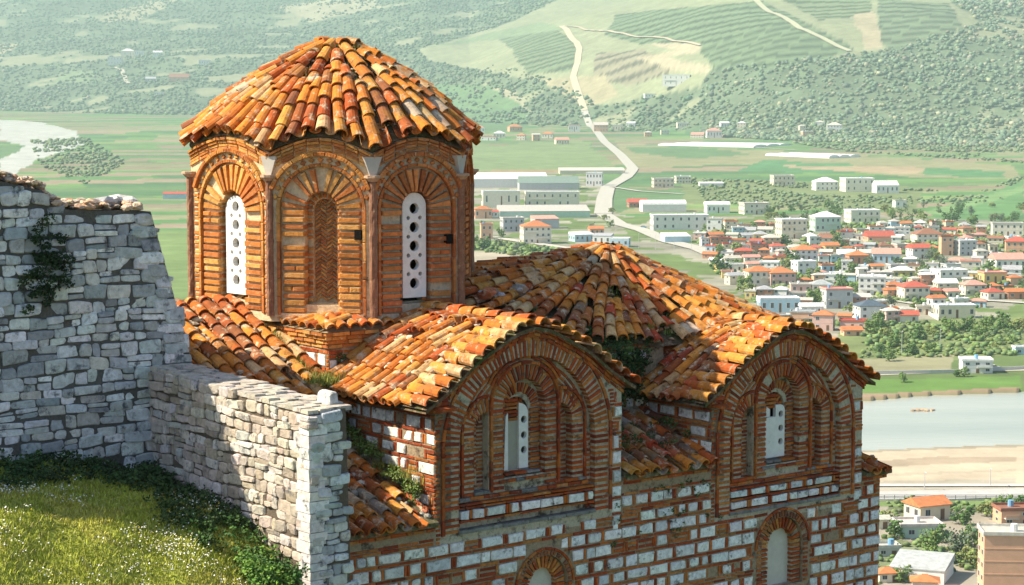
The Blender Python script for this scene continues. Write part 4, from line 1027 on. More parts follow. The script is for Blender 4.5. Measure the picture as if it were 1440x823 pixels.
def house(cx, by, wp, hp, st, wc, rk, rc, ang=12, what='house', dr=.8, row=None, label=None, wins=True, balc=None, cat='house'):
    X, Y, Zg = hitpt(cx, by); s = Y/FPX*1.012
    a = rad(ang); Wd = wp*s/(math.cos(a)+dr*abs(math.sin(a))); d = Wd*dr; h = hp*s
    Y2 = Y+d*.45; X2 = X*Y2/Y; Zg = min(Zg, h1(X2, Y2))
    root = empty({'house': 'house', 'building': 'apartment_building', 'hall': 'warehouse'}.get(what, what), (X2, Y2, Zg), a)
    c = WC[wc]; m = MB(); box(m, (-Wd/2, -d/2, -1.5), (Wd/2, d/2, h), jc(c, .05, .02))
    if st > 1 and Wd > 7:
        for k in range(1, st): box(m, (-Wd/2-.06, -d/2-.06, h*k/st-.12), (Wd/2+.06, d/2+.06, h*k/st+.06), tuple(min(.8, q*1.1) for q in c))
    m.build('wall', M_wallp, root)
    r_ = roof_mesh(rk, Wd, d, h, jc(RC[rc], .08, .03), .5 if what != 'hall' else .2).build('roof', M_roofp, root)
    if rk in ('hip', 'gable') and Wd > 8 and random.random() < .6:
        q = MB(); x, y = Wd*random.uniform(-.25, .25), d*.15; box(q, (x-.3, y-.3, h), (x+.3, y+.3, h+min(Wd, d)*.24+.7), (.5, .45, .4)); q.build('chimney', M_wallp, r_)
    if rk == 'flat' and what != 'hall' and random.random() < .7:
        q = MB(); x, y = Wd*random.uniform(-.3, .3), d*random.uniform(-.1, .3); n = 10
        vs = [(x+.7*math.cos(2*PI*i/n), y+.7*math.sin(2*PI*i/n), z) for z in (h+.2, h+1.7) for i in range(n)]
        q.add(vs, [(i, (i+1)%n, n+(i+1)%n, n+i) for i in range(n)]+[tuple(range(n, 2*n))], random.choice([(.75, .75, .75), (.2, .4, .6), (.7, .7, .68)])); q.build('water_tank', M_metal, r_)
    if wins:
        sh = h/max(1, st); small = wp < 22
        for side, Ln in ((0, Wd), (1, d), (2, d)):
            if wins == 'side' and side != 2: continue
            if side and wins != 'side' and (small or (side == 1) == (ang > 0)): continue
            n = max(2 if side == 0 else 1, min(7 if wp > 60 else 5, int(Ln/(3.2 if not small else 4.5))))
            for k in range(st):
                for i in range(n):
                    if random.random() < .1: continue
                    if wins == 'few' and (side == 0 and i > 0): continue
                    x = -Ln/2+Ln*(i+.5)/n; ww, wh = min(1.5, Ln/n*.5), sh*.45
                    z = k*sh+sh*.32
                    if side == 0 and k == 0 and i == n//2:
                        inst('door', DMESH, root, (x, -d/2, 0), (1.1, 1, sh*.72)); continue
                    if side == 0: inst('window', WMESH, root, (x, -d/2, z), (ww, 1.4, wh))
                    elif side == 1: inst('window', WMESH, root, (Wd/2, x, z), (ww, 1.4, wh), PI/2)
                    else: inst('window', WMESH, root, (-Wd/2, x, z), (ww, 1.4, wh), -PI/2)
    if balc is None: balc = st > 1 and wp > 22 and random.random() < .5
    if balc:
        for k in range(1, st):
            q = MB(); z = h*k/st; w2 = Wd*.42; x0 = random.choice([-Wd*.42, -Wd*.02]); 
            box(q, (x0, -d/2-1.3, z-.1), (x0+w2, -d/2-.01, z+.08), (.6, .58, .54)); box(q, (x0, -d/2-1.3, z+.08), (x0+w2, -d/2-1.2, z+.95), tuple(min(.8, v*1.05) for v in c)); q.build('balcony', M_wallp, root)
    root['category'] = cat; HOUSES.append(dict(o=root, cx=cx, by=by, wp=wp, hp=hp, st=st, wc=wc, rk=rk, rc=rc, what=what, label=label, row=row))
    return root
H = house
# works and yards left of the main road
H(712, 264, 118, 12, 1, 'white', 'shed', 'white', 4, 'hall', .5, label='long white flat warehouse, farthest of the factory halls beside the drum', wins=False, cat='warehouse')
H(771, 267, 86, 9, 1, 'grey', 'gable', 'green', 4, 'hall', .45, label='long hall with dark green roof behind the cream factory block', wins=False, cat='warehouse')
H(776, 291, 76, 20, 2, 'ivory', 'flat', 'white', 4, 'hall', .3, label='cream factory block with two rows of windows under the dark green roof', cat='factory')
H(704, 292, 54, 22, 1, 'ivory', 'flat', 'white', 6, 'hall', .5, label='blank white factory block nearest the church drum', cat='factory')
H(764, 306, 130, 9, 1, 'green', 'shed', 'terrace', 5, 'hall', .4, label='very long low shed with pale green roof, nearest of the factory halls', wins=False, cat='warehouse')
H(836, 262, 24, 18, 2, 'white', 'flat', 'white', -8, 'building', label='white block with flat roof between dark green hall and road', cat='building')
H(832, 245, 92, 5, 1, 'cream', 'shed', 'terrace', 3, 'hall', .3, label='low pale shed stretched along the field behind the factory', wins=False, cat='warehouse')
H(753, 343, 44, 24, 3, 'ivory', 'hip', 'orange', 10, balc=True, label='three-storey white villa with orange roof in front of the factory sheds')
H(766, 322, 40, 14, 1, 'grey', 'shed', 'pink', 14, 'hall', label='grey building with red roof edge between villa and long shed', wins=False, cat='building')
H(720, 326, 34, 18, 2, 'grey', 'flat', 'terrace', 12, label='blue-grey house with flat roof left of the orange-roofed villa')
H(684, 336, 18, 20, 2, 'salmon', 'flat', 'pink', 8, label='narrow salmon house by the green strip left of the villa')
H(679, 308, 26, 13, 1, 'salmon', 'hip', 'orange', 8, label='salmon house with orange roof beside the church drum')
H(698, 306, 26, 8, 1, 'white', 'shed', 'red', 14, label='small white house with red roof right of the drum')
H(818, 340, 36, 10, 1, 'blue', 'shed', 'white', 20, 'hall', label='light blue workshop with white roof, left of the workshop cluster', cat='workshop')
H(848, 344, 30, 12, 1, 'white', 'shed', 'grey', -14, 'hall', label='white workshop with grey roof, middle of the workshop cluster', cat='workshop')
H(872, 348, 30, 11, 1, 'blue', 'flat', 'white', -10, 'hall', label='blue fronted workshop, right end of the workshop cluster', cat='workshop')
H(838, 330, 22, 8, 1, 'salmon', 'gable', 'orange', 10, label='small salmon house with orange roof behind the workshops')
H(896, 292, 28, 7, 1, 'brick', 'gable', 'red', 6, label='small red roofed house at the field beside the main road')
H(932, 298, 64, 10, 1, 'white', 'vault', 'white', 5, 'hall', .5, label='white hall with curved roof right of the main road', wins=False, cat='warehouse')
H(955, 324, 80, 20, 2, 'white', 'flat', 'white', 5, 'building', .4, label='long white two-storey block below the curved white hall', cat='building')
H(1005, 326, 24, 17, 2, 'white', 'flat', 'terrace', -12)
H(950, 342, 40, 9, 1, 'blue', 'shed', 'white', 8, 'hall', label='low blue and white workshop beside the road bend', wins=False, cat='workshop')
# villas beyond
H(932, 264, 30, 12, 2, 'cream', 'flat', 'terrace', 5, label='cream round-cornered villa alone in the field right of the road')
H(960, 258, 22, 9, 2, 'cream', 'flat', 'white', 5, label='small cream villa just right of the lone field villa')
H(1000, 262, 34, 4, 1, 'white', 'shed', 'white', 3, 'hall', .4, label='thin white shed between two groups of field villas', wins=False, cat='shed')
H(1100, 262, 32, 14, 2, 'cream', 'flat', 'terrace', 6, label='cream villa standing alone behind the brown field')
H(1160, 268, 34, 12, 2, 'white', 'hip', 'white', 6, label='pale villa left of the big villa group beyond the town')
H(1205, 270, 44, 18, 2, 'ivory', 'flat', 'white', 6, label='largest villa of the group beyond the town')
H(1245, 272, 34, 11, 1, 'white', 'gable', 'white', 5, 'hall', label='low white hall right of the largest villa', cat='hall')
H(1008, 300, 34, 11, 1, 'white', 'vault', 'white', 5, label='white domed house at the edge of the town')
H(1060, 302, 40, 15, 2, 'ivory', 'flat', 'terrace', 10, label='ivory house with flat roof by the brown field patch', balc=True)
H(1112, 336, 42, 26, 3, 'cream', 'flat', 'white', 12, balc=True, label='three-storey cream house with balconies at the upper town edge')
H(1160, 326, 40, 20, 2, 'green', 'hip', 'white', 8, balc=True, label='pale green glazed house with white roof beside the three-storey cream house')
H(1212, 314, 46, 17, 2, 'ivory', 'flat', 'white', 8, label='ivory villa with flat roof at the upper town edge below big field')
H(1265, 292, 18, 9, 1, 'white', 'flat', 'terrace', 8)
# the town, named buildings
H(1066, 402, 40, 20, 2, 'ivory', 'hip', 'orange', 10, balc=True, label='left half of the twin houses with bright orange roofs')
H(1096, 402, 44, 18, 2, 'pink', 'hip', 'orange', 14, label='right half of the twin houses with bright orange roofs')
H(1130, 386, 34, 16, 2, 'white', 'flat', 'white', 18)
H(1094, 441, 58, 19, 1, 'blue', 'flat', 'white', 3, 'hall', .6, label='light blue box-shaped hall behind the right church gable', cat='hall')
H(1223, 450, 44, 19, 2, 'white', 'hip', 'slate', 10, label='white house with dark slate hipped roof near the river trees')
H(1226, 416, 42, 25, 3, 'white', 'flat', 'white', -10, balc=True, label='white and blue block directly above the slate-roofed house')
H(1176, 434, 42, 26, 2, 'grey', 'flat', 'pink', 8, balc=True, label='grey house with pink terrace left of the slate-roofed house')
H(1158, 466, 34, 22, 2, 'pink', 'hip', 'orange', -16, label='pink house with orange roof close behind the right gable')
H(1197, 474, 28, 8, 1, 'salmon', 'gable', 'orange', 6, label='low house with orange roof below the slate-roofed house')
H(1284, 425, 42, 20, 2, 'ivory', 'hip', 'red', 10, balc=True, label='white house with bright red hipped roof and balcony mid-town')
H(1395, 400, 36, 15, 1, 'mustard', 'flat', 'pink', 8, label='mustard yellow house near the right edge of the town')
H(1368, 416, 34, 15, 2, 'ivory', 'hip', 'pink', 8, label='ivory house with pink roof left below the mustard house')
H(1334, 399, 48, 17, 2, 'white', 'flat', 'white', 14, balc=True, label='white block with shaded right side left of the mustard house')
H(1342, 448, 54, 17, 1, 'cream', 'flat', 'white', 5, 'building', .5, label='glass-fronted restaurant with flat white roof above the river trees', cat='restaurant')
H(1330, 360, 18, 26, 3, 'salmon', 'flat', 'brown', 5, 'building', label='narrow salmon apartment tower in upper town', cat='apartment block')
H(1356, 360, 32, 20, 3, 'grey', 'flat', 'white', 18, 'building', label='grey apartment block attached right of the salmon tower', cat='apartment block')
H(1292, 364, 34, 15, 2, 'white', 'gable', 'red', 14, label='white house with bright red roof left of the salmon tower')
H(1304, 342, 42, 12, 2, 'ivory', 'hip', 'brown', 6, label='wide house with brown-orange roof above the bright red roof')
H(1416, 332, 44, 17, 2, 'ivory', 'flat', 'terrace', -6, 'building', .5, label='unfinished pale block with rooftop columns at upper right', cat='building')
H(1430, 358, 36, 18, 2, 'salmon', 'hip', 'red', -10, label='salmon house with red roof at the right edge of upper town')
H(1416, 378, 46, 13, 1, 'white', 'gable', 'pink', 6, label='long white house with pink roof above the mustard house')
H(1236, 341, 40, 8, 1, 'salmon', 'gable', 'red', 4, label='low long house with red roof at the upper town centre')
H(1246, 372, 42, 14, 1, 'blue', 'gable', 'pink', -8, label='blue house under a long pink roof')
H(1205, 372, 30, 12, 1, 'brick', 'hip', 'orange', 6)
H(1130, 366, 36, 14, 2, 'white', 'hip', 'orange', 8)
H(1372, 525, 44, 17, 2, 'white', 'flat', 'white', -4, label='white two-storey house standing alone on the far river bank', balc=True)
H(1436, 500, 22, 9, 1, 'blue', 'flat', 'white', 4, label='small pale blue hut at the right edge above the river')
# below the church, bottom right
H(1303, 736, 62, 22, 1, 'cream', 'gable', 'orange', 24, label='cream house with bright orange roof beside the riverside road')
H(1290, 757, 62, 16, 1, 'green', 'flat', 'terrace', 4, label='mint green house with flat roof below the orange-roofed house')
H(1296, 822, 100, 20, 1, 'white', 'shed', 'grey', -22, 'hall', 1.0, label='warehouse with large grey roof in the bottom right corner', wins=False, cat='warehouse')
H(1247, 822, 34, 14, 1, 'ivory', 'hip', 'orange', 10, label='small house with orange hipped roof at the foot of the church wall')
H(1300, 850, 40, 26, 1, 'ivory', 'hip', 'orange', -10, label='orange roof cut by the lower edge below grey warehouse')
H(1418, 850, 84, 92, 5, 'salmon', 'flat', 'terrace', -4, 'building', .7, wins='side', balc=False, label='tall bare salmon apartment block with flat roof, bottom right', cat='apartment block')
H(1424, 742, 50, 20, 2, 'salmon', 'flat', 'brown', 6, label='brownish house with flat roof behind the salmon apartment block')
H(1236, 706+40, 26, 14, 1, 'ivory', 'gable', 'terrace', 8, label='small pale house squeezed between church corner and mint green house')
H(1246, 788, 34, 12, 1, 'grey', 'flat', 'terrace', 6, label='low grey shed between church wall and grey warehouse')
# left hillside and plain
for q in ((162, 92, 22, 11, 2, 'white', 'flat', 'white'), (180, 80, 20, 8, 1, 'ivory', 'hip', 'white'), (196, 78, 14, 6, 1, 'white', 'flat', 'white'), (222, 80, 14, 6, 1, 'white', 'gable', 'white'), (288, 92, 18, 7, 1, 'white', 'flat', 'white'), (252, 114, 30, 5, 1, 'salmon', 'gable', 'brown'), (224, 136, 14, 5, 1, 'white', 'flat', 'white'), (212, 116, 16, 5, 1, 'grey', 'gable', 'grey')):
    H(*q, 8, row='on the left hillside')
H(252, 280, 44, 7, 1, 'blue', 'gable', 'red', 2, 'hall', .3, label='long blue shed with red roof in the fields left of the church', wins=False, cat='shed')
random.seed(21)
for x in list(range(670, 820, 17))+list(range(845, 1000, 22))+[1128, 1135, 1178, 1150, 1018, 1040]:
    by = random.uniform(184, 204) if x < 830 else random.uniform(176, 196)
    H(x+random.uniform(-5, 5), by, random.uniform(10, 24), random.uniform(5, 10), random.choice([1, 2]), random.choice(['white', 'ivory', 'cream', 'white', 'salmon']), random.choice(['flat', 'hip', 'gable', 'hip']), random.choice(['white', 'terrace', 'white', 'orange', 'pink']), random.uniform(-15, 15), row='in the village under the hills')
H(952, 122, 40, 15, 2, 'white', 'flat', 'white', -14, 'building', .4, label='long white building alone on the slope above the village', cat='building')
H(916, 138, 22, 5, 1, 'white', 'flat', 'white', 5, label='small white building downhill of the long white slope building')
# the rest of the town
TOWN = [(980, 326), (1090, 314), (1250, 316), (1440, 326), (1440, 425), (1390, 430), (1300, 452), (1262, 462), (1210, 478), (1130, 470), (1090, 450), (1010, 384), (985, 352)]
def free(x, y, w, h):
    for q in HOUSES:
        if abs(x-q['cx']) < (w+q['wp'])*.40 and abs(y-q['by']) < max(7.5, (h+q['hp'])*.38): return False
    return True
y = 322.; nfill = 0
while y < 478:
    x = 960+random.uniform(0, 20)
    while x < 1450:
        sc_ = (y-130)/270.
        w = random.uniform(16, 33)*sc_; hh = random.uniform(7, 15)*sc_
        if inpoly(np.array([x]), np.array([y]), TOWN)[0] and free(x, y, w, hh) and random.random() < .93:
            st = 1 if hh < 12*sc_ else 2
            H(x, y, w, hh, st, random.choice(['white', 'white', 'ivory', 'ivory', 'cream', 'salmon', 'pink', 'grey', 'blue', 'white', 'mustard', 'brick']),
              random.choice(['hip', 'gable', 'flat', 'flat', 'hip']), random.choice(['orange', 'red', 'orange', 'pink', 'terrace', 'white', 'white', 'brown', 'terrace', 'grey']), random.uniform(-22, 24), dr=random.uniform(.6, .9), row='town'); nfill += 1
            x += w*1.02
        else: x += 7
    y += 7*sc_+3
# long white greenhouses
def long_strip(x0, y0, x1, y1, hgt, dep, label):
    a = hitpt(x0, y0); b_ = hitpt(x1, y1); L_ = math.hypot(b_[0]-a[0], b_[1]-a[1]); ang = math.atan2(b_[1]-a[1], b_[0]-a[0])
    root = empty('greenhouse', (*a[:2], min(a[2], b_[2])), ang); root['label'] = label; root['category'] = 'greenhouse'
    for k in range(3):
        m = MB(); n = 6; vs = []
        for i in range(n+1):
            t = PI*i/n; yy_ = dep*(k+.5)/3-dep/6*math.cos(t); vs += [(0, yy_, hgt*(.45+.55*math.sin(t))), (L_, yy_, hgt*(.45+.55*math.sin(t)))]
        vs += [(0, dep*k/3, -1), (L_, dep*k/3, -1), (0, dep*(k+1)/3, -1), (L_, dep*(k+1)/3, -1)]; q = 2*(n+1)
        m.add(vs, [(2*i, 2*i+1, 2*i+3, 2*i+2) for i in range(n)]+[(q, q+1, 1, 0), (2*n, 2*n+1, q+3, q+2), (q, *range(0, 2*n+1, 2), q+2), (q+1, *range(1, 2*n+2, 2), q+3)], (.80, .80, .78)); m.build('tunnel_roof', M_metal, root)
long_strip(925, 205, 1060, 208, 5, 150, 'longer white greenhouse strip in the fields under the hills')
long_strip(1076, 219, 1166, 223, 5, 70, 'shorter white greenhouse strip below the longer one in the fields')
# ---- labels of houses
ORD = 'first second third fourth fifth sixth seventh eighth ninth tenth eleventh twelfth thirteenth fourteenth fifteenth sixteenth seventeenth eighteenth nineteenth twentieth'.split()+['twenty-'+w for w in 'first second third fourth fifth sixth seventh eighth ninth'.split()]+['thirtieth']+['thirty-'+w for w in 'first second third fourth fifth sixth seventh eighth ninth'.split()]
RN = dict(hip='hipped', gable='gabled', flat='flat', shed='sloping', vault='curved')
CN = dict(terrace='beige', white='white', orange='orange', red='red', brown='brown', slate='slate', grey='grey', green='green', pink='pink')
def rowlabel(items, where, noun, desc, group):
    items.sort(key=lambda q: q['cx'])
    for i, q in enumerate(items): q['o']['label'] = desc(q)+f", {ORD[i]} {noun}from left {where}"; q['o']['group'] = group
left = []
for q in HOUSES:
    if q['label']: q['o']['label'] = q['label']
    else: left.append(q)
    if 'group' not in q['o'] and q['what'] == 'house': q['o']['group'] = 'houses of the valley town'
hd = lambda q: ('small' if q['st'] == 1 else 'two-storey')+f" {q['wc']} house with {CN.get(q['rc'],'white')} {RN[q['rk']]} roof"
rowlabel([q for q in left if q['row'] == 'on the left hillside'], 'on left hillside', '', hd, 'houses on the left hillside')
rowlabel([q for q in left if q['row'] == 'in the village under the hills'], 'in far village', '', hd, 'houses of the far village')
tw = [q for q in left if q['row'] in ('town', None)]; tw.sort(key=lambda q: -q['by']); n = 0; k = 0
tr = {}
for q in tw: tr.setdefault(int((480-q['by'])/15), []).append(q)
for k, key in enumerate(sorted(tr)): rowlabel(tr[key], f'in {ORD[k]} town row', '', hd, 'houses of the valley town')
# ================================================================== TREES
def crown_mesh(name, seed, R=1., tall=1., col_=(.10, .17, .05), nl=46, nq=420, lacy=False):
    rr = random.Random(seed); m = MB()
    ctr = [(rr.gauss(0, .42), rr.gauss(0, .42), rr.uniform(.15, 1.0)) for _ in range(9)]
    for i in range(nl):
        c = rr.choice(ctr); p = (c[0]+rr.gauss(0, .22), c[1]+rr.gauss(0, .22), (c[2]+rr.gauss(0, .16))*tall)
        random.seed(seed*99+i); lump(m, (p[0]*R, p[1]*R, p[2]*R*1.3), rr.uniform(.14, .26)*R*(.7 if lacy else 1), jc(col_, .3, .15), (1, 1, .8))
    for i in range(nq):
        c = rr.choice(ctr); d = V3(rr.gauss(0, 1), rr.gauss(0, 1), rr.gauss(0, 1)).normalized()*rr.uniform(.25, .52)
        p = V3(c[0]+d.x, c[1]+d.y, (c[2]+d.z)*tall*1.0); p = V3(p.x*R, p.y*R, p.z*R*1.3); a = V3(rr.gauss(0,1), rr.gauss(0,1), rr.gauss(0,1)).normalized()*rr.uniform(.05, .10)*R; b_ = a.orthogonal().normalized()*a.length*.8
        m.add([p-a, p+b_, p+a, p-b_], [(0,1,2,3)], jc(col_, .35, .2))
    o = m.build(name, M_leaf); me = o.data; bpy.data.objects.remove(o); return me
def trunk_mesh():
    m = MB(); n = 6; vs = []
    for j, (z, r) in enumerate(((-.6, .10), (0, .075), (.35, .055), (.8, .03))): vs += [(r*math.cos(2*PI*i/n)+.02*j, r*math.sin(2*PI*i/n), z) for i in range(n)]
    m.add(vs, [(j*n+i, j*n+(i+1)%n, (j+1)*n+(i+1)%n, (j+1)*n+i) for j in range(3) for i in range(n)], (.16, .12, .08))
    for k in range(3):
        a = 2*PI*k/3+.4; m.add([(.03, 0, .35), (.06, .02, .35), (.45*math.cos(a), .45*math.sin(a), .85), (.03, .03, .42)], [(0,1,2),(1,3,2),(3,0,2)], (.16, .12, .08))
    o = m.build('trunk', M_leaf); me = o.data; bpy.data.objects.remove(o); return me
CR = [(crown_mesh('crown', 1, 1, 1, (.09, .16, .045)), 'dark green bushy tree'), (crown_mesh('crown', 2, 1, 1.25, (.14, .22, .06)), 'bright green rounded tree'), (crown_mesh('crown', 3, 1, .8, (.20, .25, .08)), 'low yellow-green tree'), (crown_mesh('crown', 4, 1, 1.1, (.15, .19, .12), 40, 420, True), 'grey-green loose tree'), (crown_mesh('crown', 5, .8, 1.9, (.08, .14, .05)), 'tall narrow dark tree')]
TRK = trunk_mesh(); TREES = []
def tree(cx, by, wp, kind=None, row=None, label=None):
    X, Y, Zg = hitpt(cx, by); r = wp*.5*Y/FPX*.95
    kind = random.choice([0, 0, 1, 1, 2, 3, 4]) if kind is None else kind
    t = empty('tree', (X, Y, Zg-.1), random.uniform(0, 6.28)); me, nm = CR[kind]
    c = inst('crown', me, t, (0, 0, r*.35), (r, r, r)); k = inst('trunk', TRK, t, (0, 0, 0), (r*1.6, r*1.6, r*1.4))
    t['category'] = 'tree'; TREES.append(dict(o=t, cx=cx, by=by, nm=nm, row=row, label=label)); return t
random.seed(5)
for q in ((1258, 762, 30, 0, 'dark tree left of the mint green house'), (1243, 740, 26, 2, 'yellow-green tree at the church corner below the road'), (1352, 738, 30, 0, 'dark green tree right of the orange-roofed cream house'), (1342, 790, 52, 3, 'large grey-green tree right of the mint green house'), (1306, 786, 40, 1, 'bright green tree between grey warehouse roof and grey-green tree'), (1370, 770, 34, 1, 'green tree touching the left side of the salmon apartment block'),
          (1268, 822, 24, 1, 'bright bush-like tree between small orange roofs'), (1388, 728, 26, 2, 'yellow-green tree left of the brownish flat-roofed house'), (1412, 715, 20, 1, 'small round tree beside the riverside road, right of centre'), (1328, 700+22, 18, 1, 'small tree behind the bright orange roof'), (1276, 718, 20, 0, 'small dark tree left behind the bright orange roof'), (1232, 812, 22, 0, 'dark tree against the church wall foot'), (1438, 716, 22, 0, 'dark tree at the right picture edge below the road'), (1366, 800, 36, 2, 'yellow-green tree lowest between grey warehouse and salmon block'), (1324, 768, 30, 0, 'dark tree directly behind the right end of mint green house')):
    tree(*q[:4], label=q[4])
for x, y, w, k in ((1262, 492, 24, 1), (1290, 482, 26, 0), (1312, 476, 22, 2), (1335, 470, 22, 1), (1358, 468, 24, 0), (1386, 470, 26, 1), (1412, 466, 28, 0), (1432, 468, 24, 2), (1250, 510, 18, 1), (1345, 532, 12, 0), (1356, 532, 14, 1), (1282, 500, 18, 0), (1306, 498, 16, 1), (1400, 492, 12, 2), (1270, 540, 14, 1), (1236, 500, 18, 0), (1375, 480, 20, 1), (1425, 486, 12, 1), (1245, 478, 20, 2)): tree(x, y, w, k, row='bank')
tree(1012, 386, 30, 0, label='dark bushy tree rising behind the nave roof')
for x, y, w in ((705, 352, 16), (680, 350, 18), (725, 356, 16), (745, 358, 14), (668, 344, 14), (763, 330, 12), (705, 335, 14), (860, 300, 10), (850, 310, 10), (858, 320, 10), (733, 302, 12), (790, 300, 10), (660+20, 320, 10), (830, 325, 12)): tree(x, y, w, row='works')
n = 0
while n < 125:
    x = random.uniform(975, 1445); y = random.uniform(292, 470)
    ok = inpoly(np.array([x]), np.array([y]), TOWN)[0] or (y < 335 and x > 1040)
    if not ok: continue
    if any(abs(x-q['cx']) < q['wp']*.42 and -2 < y-q['by'] < 9 for q in HOUSES): continue
    if any(abs(x-q['cx']) < q['wp']*.5 and -q['hp'] < y-q['by'] < 0 for q in HOUSES) and random.random() < .7: continue
    tree(x, y, random.uniform(9, 19)*(y-130)/270+3, row='town'); n += 1
rest = [q for q in TREES if not q['label']]
for q in TREES:
    if q['label']: q['o']['label'] = q['label']; q['o']['group'] = 'trees below the church'
td = lambda q: q['nm']
rowlabel([q for q in rest if q['row'] == 'bank'], 'on the far river bank', 'tree ', td, 'trees on the far river bank')
rowlabel([q for q in rest if q['row'] == 'works'], 'around the factory halls', 'tree ', td, 'trees around the factory halls')
tr = {}
for q in [q for q in rest if q['row'] == 'town']: tr.setdefault(int((480-q['by'])/15), []).append(q)
for k, key in enumerate(sorted(tr)): rowlabel(tr[key], f'in {ORD[k]} town row', 'tree ', td, 'trees among the town houses')
# ---- woods and scrub as ground cover
ICV = np.array([(-1,1.618,0),(1,1.618,0),(-1,-1.618,0),(1,-1.618,0),(0,-1,1.618),(0,1,1.618),(0,-1,-1.618),(0,1,-1.618),(1.618,0,-1),(1.618,0,1),(-1.618,0,-1),(-1.618,0,1)])/1.9
ICF = np.array([(0,11,5),(0,5,1),(0,1,7),(0,7,10),(0,10,11),(1,5,9),(5,11,4),(11,10,2),(10,7,6),(7,1,8),(3,9,4),(3,4,2),(3,2,6),(3,6,8),(3,8,9),(4,9,5),(2,4,11),(6,2,10),(8,6,7),(9,8,1)])
def scatter(name, X, Y, R, colors, squash=.8):
    Zg = height(X, Y); n = len(X); J = RS.uniform(.65, 1.3, (n, 12, 1))
    V = ICV[None]*J*R[:, None, None]; V[:, :, 2] *= squash; a = RS.uniform(0, 6.28, n); ca, sa = np.cos(a)[:, None], np.sin(a)[:, None]
    x = V[:, :, 0]*ca-V[:, :, 1]*sa; yv = V[:, :, 0]*sa+V[:, :, 1]*ca
    V = np.stack([x+X[:, None], yv+Y[:, None], V[:, :, 2]+Zg[:, None]+R[:, None]*.5], -1).reshape(-1, 3)
    F = (ICF[None]+12*np.arange(n)[:, None, None]).reshape(-1, 3)
    Cc = np.repeat(colors, 12, 0)*RS.uniform(.85, 1.15, (n*12, 1))
    return tag(npmesh(name, V, F, np.clip(Cc, .01, .9), M_leaf), kind='stuff')
def pick(n, x0, x1, d0, d1, cond):
    X = np.zeros(0); Y = np.zeros(0); it = 0
    while len(X) < n and it < 60:
        d = RS.uniform(d0, d1, n); p = RS.uniform(x0, x1, n); x = (p-CX)/FPX*d; z = height(x, d); fz_ = math.cos(PITCH)*d-math.sin(PITCH)*(z-HC); pyy = CY-FPX*(math.sin(PITCH)*d+math.cos(PITCH)*(z-HC))/fz_
        k = cond(p, pyy, x, d); X = np.concatenate([X, x[k]]); Y = np.concatenate([Y, d[k]]); it += 1
    return X[:n], Y[:n]
HILLP = [(590, 70), (700, 38), (830, -20), (1300, -20), (1375, 33), (1235, 72), (1000, 98), (985, 122), (850, 150), (790, 118), (700, 105), (600, 85)]
c1 = lambda p, y, x, d: (d > np.interp(p, _fx, _fd)-60) & ~inpoly(p, y, HILLP) & (fbm(x, d, 180, 4) < .15) & (p < 1000) & (y < 185)
X, Y = pick(24000, -150, 1000, 4300, 10500, c1); cc = np.array([(.09, .15, .075)])*RS.uniform(.7, 1.5, (len(X), 1))*np.array([[1, 1, 1]])+RS.uniform(0, .03, (len(X), 3)); cc[RS.rand(len(X)) < .12] *= np.array([1.9, 1.35, 1.6]); scatter('hillside_wood', X, Y, RS.uniform(2.2, 7.5, len(X))*RS.uniform(.7, 1.1, len(X)), cc)
c2 = lambda p, y, x, d: (d > np.interp(p, _fx, _fd)-150) & ~inpoly(p, y, HILLP) & (p > 985) & (fbm(x, d, 180, 4) < .27)
X, Y = pick(24000, 985, 1600, 3300, 9000, c2); cc = np.array([(.13, .19, .11)])*RS.uniform(.7, 1.4, (len(X), 1))+RS.uniform(0, .035, (len(X), 3)); cc[RS.rand(len(X)) < .15] *= np.array([1.9, 1.4, 1.5]); scatter('olive_grove', X, Y, RS.uniform(2.2, 7, len(X))*RS.uniform(.7, 1.1, len(X)), cc)
c3 = lambda p, y, x, d: (inpoly(p, y, [(605, 95), (700, 92), (800, 115), (820, 155), (760, 180), (740, 150), (690, 122), (600, 118)]) | inpoly(p, y, [(840, 158), (985, 140), (1440, 195), (1440, 230), (1200, 215), (1000, 185), (860, 185)]) | inpoly(p, y, [(40, 200), (120, 195), (180, 230), (120, 260), (60, 235)]) | inpoly(p, y, [(960, 250), (1440, 275), (1300, 300), (1000, 290)]) | inpoly(p, y, [(1290, 300), (1440, 248), (1440, 254), (1300, 308)])) & (fbm(x, d, 120, 3) < np.where((y > 250) & (p > 950), -.03, .12))
X, Y = pick(3400, 0, 1440, 1500, 5600, c3); cc = np.array([(.13, .185, .085)])*RS.uniform(.7, 1.4, (len(X), 1))+RS.uniform(0, .03, (len(X), 3)); scatter('hedgerow_scrub', X, Y, RS.uniform(1.2, 3.6, len(X))*np.clip(Y/2600, .6, 1.5), cc, .6)
c4 = lambda p, y, x, d: (inpoly(p, y, [(1215, 455), (1440, 455), (1440, 500), (1215, 505)]) | inpoly(p, y, [(655, 340), (720, 343), (800, 352), (740, 362), (660, 352)]) | inpoly(p, y, [(1215, 706), (1440, 706), (1440, 722), (1215, 722)]) | (inpoly(p, y, [(1215, 722), (1440, 722), (1440, 823), (1215, 823)]) & (fbm(x, d, 14, 3) < .06)) | (inpoly(p, y, TOWN) & (fbm(x, d, 30, 3) > .05)))
X, Y = pick(4200, 640, 1460, 400, 1800, c4); cc = np.array([(.12, .18, .05)])*RS.uniform(.6, 1.5, (len(X), 1))+RS.uniform(0, .04, (len(X), 3)); scatter('undergrowth', X, Y, RS.uniform(.5, 1.9, len(X))*np.clip(Y/900, .55, 1.3), cc, .7)
